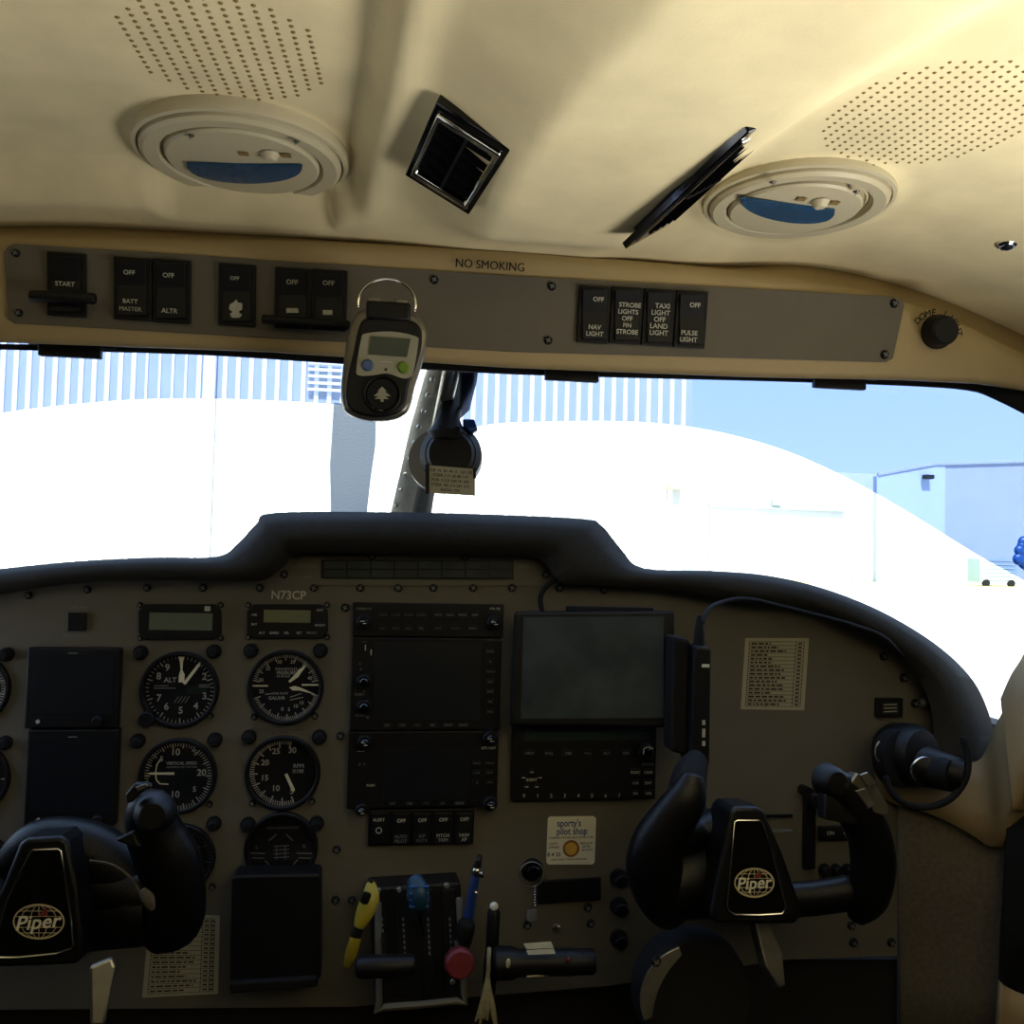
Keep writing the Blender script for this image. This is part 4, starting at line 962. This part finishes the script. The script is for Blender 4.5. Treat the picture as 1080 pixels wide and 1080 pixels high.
# yellow cutter
t = thing('utility_knife', 'yellow and black utility knife stuck beside the pedestal', 'knife', W(376, 985, .88))
X1 = MB(); X1.tube([W(391, 932, .885), W(391, 946, .88), W(385, 962, .876), W(379, 976, .875)], [.0045, .0085, .0085, .0055], 12, smooth=4, flat=.5, X0=(1, 0, 0)); X1.build('handle', M['yellow'], t)
X1 = MB(); X1.tube([W(387, 943, .872), W(384, 951, .872)], [.0042, .0042], 10, flat=.5, X0=(1, 0, 0)); X1.build('thumb_slot', M['black'], t)
X1 = MB(); X1.tube([W(391.5, 928, .886), W(391.5, 933, .885)], .0025, 8); X1.build('end_cap', M['black'], t)
X1 = MB(); X1.tube([W(379, 977, .876), W(375, 989, .877)], [.0048, .005], 12, flat=.5, X0=(1, 0, 0)); X1.build('grip_band', M['rubber'], t)
X1 = MB(); X1.tube([W(375, 990, .877), W(370, 1006, .88), W(366, 1019, .885)], [.0055, .0055, .003], 12, smooth=3, flat=.5, X0=(1, 0, 0)); X1.build('sheath', M['yellow'], t)
# blue pen
t = thing('pen', 'dark blue pen with silver clip standing right of the pedestal', 'pen', W(494, 975, .90))
X1 = MB(); X1.tube([W(502, 922, .89), W(498, 945, .892), W(494, 968, .896), W(490, 985, .90)], [.0045, .0048, .0052, .005], 12, smooth=3); X1.build('barrel', M['inkblue'], t)
X1 = MB(); X1.tube([W(503, 917, .889), W(502.5, 921, .889)], .0052, 14); X1.build('metal_band', M['chrome'], t)
X1 = MB(); X1.tube([W(505.5, 903, .888), W(504.5, 909, .888), W(503.5, 914, .888)], [.003, .0034, .0042], 12); X1.build('cap', M['black'], t)
X1 = MB(); X1.tube([W(505, 906.5, .885), W(504.7, 908, .885)], .0036, 12, caps=False); X1.build('cap_band', M['chrome'], t)
X1 = MB(); X1.tube([W(507, 921, .884), W(508.5, 925, .883)], .0018, 8); X1.build('clip', M['chrome'], t)
X1 = MB(); X1.tube([W(501, 941, .886), W(503, 941, .886)], .0012, 8); X1.build('clip_tip', M['chrome'], t)
X1 = MB(); X1.tube([W(492, 975, .89), W(488, 990, .895), (W(484, 1000, .90))], [.009, .010, .008], 12, smooth=2); X1.build('pen_holder', M['rubber'], t)
# white tipped rod
t = thing('control_rod', 'black control rod tipped with a small white ball', 'rod', W(516, 1010, .90))
X1 = MB(); X1.tube([W(521, 962, .89), W(519, 1000, .89), W(515, 1050, .90)], [.0065, .0065, .007], 12); X1.build('sleeve', M['black'], t)
X1 = MB(); X1.ball(W(521, 956, .884), .0042, 16); X1.build('ball_tip', M['white'], t)
# rope tassel
t = thing('rope_tassel', 'frayed tan rope end hanging right of the pedestal', 'rope', W(516, 1030, .86))
rnd = random.Random(4)
for k in range(9):
    a = rnd.uniform(-1, 1); X1 = MB(); X1.tube([W(515, 1022, .866), W(514+2*a, 1038, .864), W(514+7*a, 1058, .862), W(513+13*a, 1078+rnd.uniform(-6, 6), .862)], [.0014, .0018, .002, .0012], 6, smooth=3); X1.build('strand', M['strap'], t)
X1 = MB(); X1.tube([W(516, 1000, .872), W(515.5, 1012, .868), W(515, 1024, .866)], .0022, 8); X1.build('cord', M['strap'], t)
# canister
t = thing('flashlight', 'black flashlight lying across the bottom of the panel with a cream tag', 'flashlight', W(575, 1015, .87))
X1 = MB(); X1.lathe(W(520, 1016, .87), (1, -.12, .03), [(.001, 0), (.012, 0), (.015, .003), (.015, .018), (.0125, .024), (.0125, .075), (.0118, .080), (.0118, .095), (.010, .098), (.001, .098)], 28); X1.build('barrel', M['black'], t)
X1 = MB(); X1.ball(W(536, 1016, .853), .003, 10, sc=(.8, .6, 1.5)); X1.build('modelled_glint', M['cream'], t)  # cream bead standing in for a glint on the barrel
X1 = MB(); X1.ball(W(600, 1012, .848), .0024, 12); o = X1.build('push_button', M['red'], t); o['label'] = 'small red button'
TG = Pl(W(570, 1000, .852), (0, -1, .5), (1, 0, 0))
X1 = MB(TG); X1.poly([(552, 995), (581, 993), (584, 1000), (555, 1001)], 0, .0006); X1.build('paper_tag', M['paper'], t, smooth=False)
X1 = MB(TG); X1.poly([(555, 1002), (584, 1000.5), (586, 1006), (557, 1007)], 0, .0006); X1.build('paper_tag', M['paper'], t, smooth=False)
X1 = MB(); X1.tube([W(556, 1030, .855), W(584, 1028, .855)], .0008, 6); X1.build('tag_edge', M['paper'], t)
# black box below turn gauge
BX = Pl((0, .91, 0), (0, -1, 0), (1, 0, 0))
t = thing('storage_box', 'tall plain black box at the lower panel, left of the pedestal', 'box', BX.frame(BX.P(290, 980)))
b = MB(BX); b.poly([(248, 924), (336, 922), (338, 926), (338, 1032), (242, 1036), (244, 928)], -.03, 0); b.build('box_body', M['black'], t, bevel=.002, smooth=False)
b = MB(BX); b.poly([(243, 1034), (334, 1028), (336, 1038), (243, 1046)], -.028, .006); b.build('lower_lip', M['rubber'], t, bevel=.002, smooth=False)
# black sheet standing in for the dark footwell below the panel
b = MB(); b.prism([W(-120, 1012, .965), W(946, 1012, .965), W(946, 1180, .965), W(-120, 1180, .965)], (0, .02, 0)); S(b.build('footwell_dark_sheet', M['carpet'], smooth=False))

# ================================================================== yokes
def yoke(name, label, hub, inner, logo, horns, lc):
    Y = .775
    YP_ = Pl((0, Y, 0), (.0, -1, .10), (1, 0, 0))
    cx = sum(p[0] for p in hub)/len(hub); cy = sum(p[1] for p in hub)/len(hub)
    t = thing(name, label, 'control yoke', YP_.frame(YP_.P(cx, cy)))
    q = lambda pts, n=4: cat(pts, n, closed=True)
    b = MB(YP_); b.poly(hub, -.045, 0); b.build('hub', M['grip'], t, bevel=.005, smooth=True, segs=3)
    b = MB(YP_); b.poly(inner, -.002, .0012); b.build('emblem_plate', M['gloss'], t, smooth=False)
    pts = [YP_.P(x, y, .0015) for x, y in inner]
    b = MB(); b.loop(pts, .0009, 8); b.build('chrome_trim', M['chrome'], t)
    lx, ly, rx, ry = logo; L = YP_.off(.0014)
    def ell(b, cx, cy, rx, ry, w, z, a0=0, a1=360, n=40):
        for k in range(n):
            a, c = R(a0+(a1-a0)*k/n), R(a0+(a1-a0)*(k+1)/n)
            b.line(cx+rx*math.cos(a), cy-ry*math.sin(a), cx+rx*math.cos(c), cy-ry*math.sin(c), w, z)
    b = MB(L); ell(b, lx, ly, rx, ry, 1.5, .0002)
    for f_ in (.33, .72): ell(b, lx, ly, rx*f_, ry*.97, .7, .0001)
    b.line(lx, ly-ry, lx, ly+ry, .7, .0001)
    for dy in (-.62, -.30, .34, .66):
        wx = rx*math.sqrt(1-dy*dy); b.line(lx-wx, ly+dy*ry, lx+wx, ly+dy*ry, .7, .0001)
    b.build('globe_emblem', M['cream'], t, smooth=False)
    b = MB(L); b.poly([(lx-rx*.78, ly-ry*.27), (lx+rx*.86, ly-ry*.30), (lx+rx*.8, ly+ry*.25), (lx-rx*.82, ly+ry*.28)], .0002, .0003); b.build('emblem_band', M['gloss'], t, smooth=False)
    b = MB(L); b.text('Piper', lx, ly+ry*.04, rx*.80, .0006, rot=R(lc), sx=1.05, shear=.22); b.build('emblem_lettering', M['white'], t, smooth=False)
    b = MB(L); b.poly([(lx-rx*.02, ly-ry*.38), (lx+rx*.30, ly-ry*.85), (lx+rx*.38, ly-ry*.45), (lx+rx*.12, ly-ry*.30)], .0004, .0005); b.build('red_arrow', M['red'], t, smooth=False)
    for nm, pts, rr, fl in horns:
        b = MB(); Yk = [W(*p) for p in pts]; rad = [r_*.78/FPX for r_ in rr]
        b.tube(Yk, rad, 20, smooth=5, flat=fl, X0=(1, 0, 0)); b.build(nm, M['grip'], t)
    return t, YP_
hubR = [(776, 851), (800, 851), (807, 857), (826, 900), (846, 958), (843, 972), (838, 975), (756, 975), (750, 969), (751, 955), (762, 900), (770, 856)]
inR = [(774, 866.5), (777, 865), (800, 865), (803, 867.5), (814, 900), (827, 953), (827, 958), (824, 963), (800, 964.5), (774, 964), (768, 960), (766, 955), (769, 920)]
yr, YR = yoke('control_yoke', 'right black control yoke with an oval globe emblem, below the cream placard', hubR, inR, (795.5, 931, 20.5, 15), [
    ('spoke', [(790, 935, .80), (750, 926, .80), (705, 935, .79)], [34, 42, 36], .8),
    ('grip', [(708, 965, .79), (697, 945, .785), (690, 915, .78), (694, 890, .775), (708, 866, .77), (724, 842, .765), (730, 822, .765)], [20, 27, 31, 29, 26, 22, 14], .8),
    ('spoke', [(800, 950, .80), (850, 948, .80), (895, 942, .80)], [20, 19, 20], .8),
    ('grip', [(905, 966, .80), (915, 948, .795), (921, 915, .79), (917, 882, .785), (906, 858, .78), (895, 840, .778), (884, 827, .775)], [14, 24, 26, 25, 24, 22, 17], .8),
    ('arch', [(712, 880, .79), (735, 880, .80), (762, 866, .80), (790, 856, .80)], [24, 24, 22, 14], .8)], 2)
hubL = [(28, 884), (64, 882), (72, 888), (82, 935), (88, 990), (86, 1010), (80, 1018), (-24, 1022), (-30, 1014), (-26, 990), (0, 940), (20, 890)]
inL = [(36, 896), (62, 895), (65, 897), (70, 925), (76, 970), (78, 995), (76, 1000), (60, 1005), (20, 1009), (-4, 1009), (-6, 1004), (8, 950), (33, 898)]
yl, YL = yoke('control_yoke', 'left black control yoke with an oval globe emblem, cut by the picture edge', hubL, inL, (41, 972, 26.5, 18), [
    ('spoke', [(60, 925, .80), (100, 935, .80), (150, 950, .79)], [34, 34, 30], .8),
    ('spoke', [(60, 975, .80), (100, 965, .80), (150, 960, .79)], [30, 34, 34], .8),
    ('grip', [(165, 992, .785), (182, 975, .78), (186, 945, .775), (178, 910, .77), (164, 880, .765), (158, 855, .76), (157, 843, .76)], [16, 27, 28, 30, 27, 23, 18], .8),
    ('arch', [(10, 915, .80), (40, 893, .80), (80, 897, .80), (115, 915, .80), (150, 945, .80)], [18, 26, 32, 34, 34], .8),
    ('spoke', [(10, 960, .80), (-60, 960, .80), (-110, 955, .80)], [30, 32, 30], .8)], 3)
# grip switches
def gk(nm, pts, m, par, pl, z0, z1, bev=.002): b = MB(pl); b.poly(pts, z0, z1); return b.build(nm, M[m], par, bevel=bev, smooth=False)
G1 = Pl((0, .742, 0), (.1, -1, .1), (1, 0, 0))
gk('switch_cap', [(893, 832), (905, 815), (925, 828), (939, 852), (937, 861), (912, 856)], 'silver', yr, G1, -.014, -.001, .0015)
gk('switch_facet', [(901, 834), (911, 831), (921, 848), (915, 853)], 'steel', yr, G1, -.001, .002, .0006)
gk('switch_facet', [(906, 817), (914, 814), (924, 826), (914, 830)], 'steel', yr, G1, -.001, .002, .0006)
gk('trigger', [(873, 838), (884, 842), (910, 868), (905, 872), (872, 865)], 'black', yr, G1, -.016, -.004)
b = MB(G1); b.disc(885, 826, 16, -.02, -.001, 13, bev=.003, seg=24); b.build('trim_button', M['black'], yr)
G2 = Pl((0, .738, 0), (.1, -1, .1), (1, 0, 0))
b = MB(G2); b.disc(160, 862, 24, -.02, -.002, 20, bev=.004, seg=28); b.build('trim_button', M['black'], yl)
gk('switch_plate', [(132, 838), (142, 826), (160, 828), (150, 836), (140, 846), (133, 848)], 'black', yl, G2, -.012, .0)
gk('switch_lever', [(143, 830), (154, 826), (157, 829), (146, 834)], 'silver', yl, G2, .0, .002, .0005)
gk('trigger', [(118, 890), (138, 880), (146, 898), (138, 898)], 'black', yl, G2, -.02, -.012, .0015)
b = MB(); b.tube([W(151, 940, .755), W(156, 948, .752), W(160, 958, .752)], [.0035, .005, .003], 12, smooth=3); b.build('grip_stud', M['kick'], yl)
b = MB(); b.tube([W(95, 908, .768), W(118, 912, .764), W(138, 926, .762), (W(149, 944, .76))], .0011, 6, smooth=4); b.build('cover_seam', M['kick'], yl)
for par, x, y in [(yr, 796, 945), (yl, 60, 960)]:
    b = MB(); a = W(x, y, .82); b.tube([a, Vector((a.x, .945, a.z))], .016, 20); b.build('column_shaft', M['steel'], par)
    b = MB(); a = W(x, y, .90); b.lathe(a, (0, 1, 0), [(.03, 0), (.034, .03), (.036, .046)], 24); b.build('column_boot', M['rubber'], par)
# metal brackets under the hubs
gk('bracket_arm', [(796, 972), (812, 973), (826, 1005), (829, 1040), (822, 1042), (808, 1020)], 'steel', yr, Pl((0, .80, 0), (.2, -1, .3), (1, 0, 0)), -.012, 0)
gk('bracket_arm', [(94, 1020), (118, 1010), (122, 1020), (110, 1082), (95, 1082)], 'steel', yl, Pl((0, .80, 0), (.2, -1, .3), (1, 0, 0)), -.012, 0)
# round fitting with metal rim under the right yoke
RP = Pl((0, .88, 0), (-.1, -1, .15), (1, 0, 0))
t = thing('round_fitting', 'round black fitting with a metal rim, below the right yoke', 'fitting', RP.frame(RP.P(738, 1056)))
b = MB(RP); b.disc(738, 1056, 64, -.04, -.006, 60, bev=.004, seg=48); b.build('drum', M['rubber'], t)
b = MB(RP)
pts = []
for k in range(15):
    a = R(110+k*6.5); pts.append((738+62*math.cos(a), 1056-60*math.sin(a)))
for k in reversed(range(15)):
    a = R(110+k*6.5); w = 16*math.sin(math.pi*(k+1)/16)**.5+2; pts.append((738+(62-w)*math.cos(a), 1056-(60-w)*math.sin(a)))
b.poly(pts, -.006, -.002); b.build('metal_rim', M['steel'], t, bevel=.0006, smooth=False)
screw(RP.off(-.002), 692, 1014, 5.5, t)
# small quadrant right of hub
t = thing('heater_lever', 'small black slide lever unit between the right yoke hub and grip', 'lever', PP.frame(PP.P(853, 870)))
b = MB(PP); b.rect(846, 838, 858, 915, 0, .006); b.build('slide_track', M['black'], t, bevel=.001); b = MB(PP); b.rect(847, 832, 861, 848, .006, .02); b.build('slide_knob', M['black'], t, bevel=.002)
b = MB(PP); b.disc(846, 832, 5, 0, .016, seg=16); b.build('end_knob', M['black'], t)
b = MB(PP); b.rect(862, 838, 885, 843, 0, .003); b.build('silver_strip', M['silver'], t)
t = box_thing('switch_block', 'small black switch block partly behind the right yoke grip', 'switch panel', 862, 870, 900, 885, .006)
for x in (873, 891): letter(PP, t, 'ON', x, 877, 5, .0063, 'dim')
for k in range(3): b = MB(PP); b.disc(869+k*12, 917, 6, 0, .01, 5, seg=16, bev=.001); b.build('toggle_base', M['black'], t)
# thin horizontal pulls left of slide
t = thing('vent_slider', 'pair of thin metal slots right of the right hub top', 'slider', PP.frame(PP.P(822, 865)))
for y in (860, 876): b = MB(PP); b.rect(806, y-1.2, 835, y+1.2, 0, .003); b.build('slot_bar', M['black' if y == 860 else 'faint'], t)

# ================================================================== headset at the right end
t = thing('headset', 'black headset hanging at the right end of the panel with a looped band', 'headset', W(970, 800, .90))
b = MB(); b.lathe(W(955, 796, .915), (.35, -1, .1), [(.001, -.02), (.030, -.02), (.034, -.012), (.034, .012), (.028, .022), (.001, .024)], 32); b.build('ear_cup', M['black'], t)
b = MB(); b.lathe(W(950, 800, .90), (.35, -1, .1), [(.030, -.012), (.0305, .0), (.030, .003)], 32, sy=1.0); b.build('cup_edge', M['rubber'], t)
b = MB(); c_ = W(989, 814, .885); b.lathe(c_, (.75, -1, -.05), [(.001, -.03), (.0125, -.03), (.0150, -.01), (.0165, .006), (.0150, .012), (.001, .012)], 28); b.build('ear_cup', M['rubber'], t)
X_ = []
for k in range(12): a = R(80+k*13); X_.append(W(976+15*math.cos(a), 813-14*math.sin(a), .868))
b = MB(); b.tube(X_, .0011, 8, smooth=3); b.build('metal_arc', M['chrome'], t)
X_ = []
for k in range(8): a = R(130+k*14); X_.append(W(935+12*math.cos(a), 793-14*math.sin(a), .875))
b = MB(); b.tube(X_, .0009, 8, smooth=3); b.build('metal_arc', M['steel'], t)
b = MB(); b.tube([W(1016, 778, .885), W(1021, 800, .88), W(1018, 822, .875), W(1003, 842, .87), W(980, 851, .87), W(958, 849, .875), W(942, 838, .88), W(934, 820, .885)], .0036, 10, smooth=5); b.build('head_band', M['rubber'], t)
b = MB(); b.lathe(W(975, 808, .90), (.9, -.5, -.2), [(.001, -.03), (.020, -.03), (.022, .0), (.018, .035), (.001, .036)], 24); b.build('swivel_housing', M['black'], t)
b = MB(); b.ball(W(975, 742, .945), .0055, 14); o = b.build('mounting_stud', M['silver'], smooth=True); setprops(o, 'small grey stud right of the hour meter', 'stud')
# ================================================================== compass
CPn = Pl((0, .80, 0), (-.12, -1, .05), (1, 0, 0))
t = thing('compass', 'round black compass hanging on the centre post', 'compass', CPn.frame(CPn.P(474, 480)))
b = MB(CPn); b.disc(475, 478, 34, -.03, -.004, 33, bev=.005, seg=48); b.build('housing', M['black'], t)
b = MB(CPn); b.disc(475, 478, 28, -.006, -.001, 25, bev=.002, seg=40); b.build('face_boss', M['black'], t)
b = MB(CPn); b.lathe(CPn.P(462, 482, -.018), CPn.n+Vector((-.35, 0, 0)), [(.001, -.012), (.0285, -.012), (.0295, 0), (.0275, .006), (.001, .006)], 40); b.build('silver_rim', M['silver'], t)
b = MB(CPn); b.tube([CPn.P(487, 388, -.03), CPn.P(477, 418, -.016), CPn.P(473, 440, -.008), CPn.P(472, 455, -.006)], [.0105, .010, .0105, .018], 16, smooth=3, flat=.45, X0=(1, 0, 0)); b.build('bracket', M['black'], t)
b = MB(CPn); b.rect(463, 450, 468, 458, -.001, .001); b.rect(480, 450, 485, 458, -.001, .001); b.build('lug', M['rubber'], t)
b = MB(CPn); b.poly([(488, 441), (500, 441), (504, 452), (498, 456), (488, 448)], -.012, -.004); o = b.build('blue_tab', M['blue'], t, bevel=.001); o['label'] = 'blue tab at the compass top'
card = thing('correction_card', 'cream compass correction card under the round compass', 'card', CPn.frame(CPn.P(475, 507)))
b = MB(CPn); b.poly([(452, 491), (501, 495), (501, 523), (449, 520)], .001, .002); b.build('card', M['paper'], card, smooth=False)
rows_ = ['FOR  N  30  60  E  120 150', 'STEER 2 31 60 88 119', 'FOR  S 210 240 W 300', 'STEER 182 213 241 272', 'RADIO ON']
for k, s_ in enumerate(rows_): b = MB(CPn); b.text(s_, 475, 497.5+k*5, 4.1, .0022, rot=R(-3)); b.build('card_row', M['ink'], card, smooth=False)
for (x0, y0, x1, y1) in [(449, 490, 453, 521), (499, 494, 502, 505)]: b = MB(CPn); b.poly([(x0, y0), (x1, y0), (x1, y1), (x0, y1)], .0, .003); b.build('card_clip', M['black'], card)
# ================================================================== gas detector
GD = Pl((0, .615, 0), (0, -1, -.06), (1, 0, 0))
t = thing('gas_detector', 'silver and black gas detector clipped to the overhead switch plate', 'gas detector', GD.frame(GD.P(405, 380)))
out = cat([(381, 324), (372, 334), (366, 352), (362, 380), (359, 410), (361, 428), (372, 438), (396, 443), (418, 440), (432, 430), (438, 408), (445, 385), (451, 360), (451, 345), (444, 333), (432, 325), (405, 320)], 4, closed=True)
b = MB(GD); b.poly(out, -.022, -.004); b.build('silver_case', M['silver'], t, bevel=.004, segs=3)
inn = cat([(384, 336), (377, 350), (373, 370), (367, 395), (364, 415), (366, 428), (376, 436), (398, 440), (418, 436), (428, 426), (432, 405), (440, 384), (445, 362), (443, 345), (432, 337), (408, 334)], 4, closed=True)
b = MB(GD); b.poly(inn, -.005, .0); b.build('black_front', M['black'], t, bevel=.002)
b = MB(GD); b.poly(cat([(386, 352), (413, 350), (438, 355), (441, 362), (436, 392), (432, 398), (424, 399), (408, 394), (393, 396), (378, 396), (376, 388), (381, 358)], 3, closed=True), 0, .0012); b.build('label_plate', M['detgrey'], t, smooth=False)
b = MB(GD); b.poly([(391, 355), (433, 358), (429, 377), (389, 374)], .0012, .0020); b.build('lcd_screen', M['lcdk'], t, smooth=False)
b = MB(GD); b.disc(387.5, 385.5, 6.5, .0012, .003, 5.5, bev=.0006); o = b.build('button', M['bluebtn'], t); o['label'] = 'blue button'
b = MB(GD); b.disc(425.5, 388, 6.5, .0012, .003, 5.5, bev=.0006); o = b.build('button', M['green'], t); o['label'] = 'green button'
b = MB(GD); b.disc(407, 390, 1.6, .0012, .0018); b.build('alarm_hole', M['ink'], t)
letter(GD, t, '-------', 407, 381.5, 5.5, .0015, 'dim')
b = MB(GD); b.ring(403, 416, 20, 17.5, 0, .0022, bev=.0008); b.build('sounder_ring', M['black'], t)
b = MB(GD); b.disc(403, 416, 17.5, 0, .0012, 16.5, bev=.0004); b.build('sounder_disc', M['rubber'], t)
b = MB(GD); b.poly([(403, 408), (408, 413), (405.5, 413), (412, 418), (406, 418), (410, 421), (404.5, 421), (404.5, 424), (401.5, 424), (401.5, 421), (395, 421), (399, 418), (394, 418), (400, 413), (398, 413)], .0012, .002); b.build('tree_emblem', M['detgrey'], t, smooth=False)
letter(GD, t, 'CO', 399, 431, 8, .0006, 'dim')
b = MB(GD); b.rect(386, 318, 433, 338, -.006, .002); b.build('clip_hinge', M['black'], t, bevel=.002)
b = MB(GD); b.rect(388, 314, 402, 322, -.004, .001); b.rect(417, 315, 431, 323, -.004, .001); b.build('hinge_lug', M['silver'], t, bevel=.001)
X_ = [GD.P(408+30.5*math.cos(R(a)), 321-27*math.sin(R(a)), -.001) for a in range(-14, 195, 11)]
b = MB(); b.tube(X_, .0009, 8, smooth=2); b.build('wire_loop', M['chrome'], t)
# suction pad and blue item at the far right edge
t = thing('blue_tie_down', 'blue rag hanging outside at the right picture edge', 'rag', W(1080, 580, 1.30))
b = MB()
rnd = random.Random(9)
for k in range(7): b.ball(W(1079+rnd.uniform(-4, 8), 572+k*4.4, 1.35), .012, 10, sc=(1, .6, .9))
b.build('cloth', M['blue'], t)

GR = dict(round_gauge='round dial gauges on the instrument panel', reading_light='ceiling reading lights', air_vent='ceiling air vents', speaker_grille='ceiling speaker grilles', sun_visor='tinted sun visors',
 control_yoke='control yokes', flight_display='stacked blank displays', avionics_unit='avionics units', digital_display='small LCD units', pull_knob='small knobs beside the right yoke', placard='printed table cards')
for o in list(COL.objects):
    if o.parent is None and o.name.split('.')[0] in GR: o['group'] = GR[o.name.split('.')[0]]
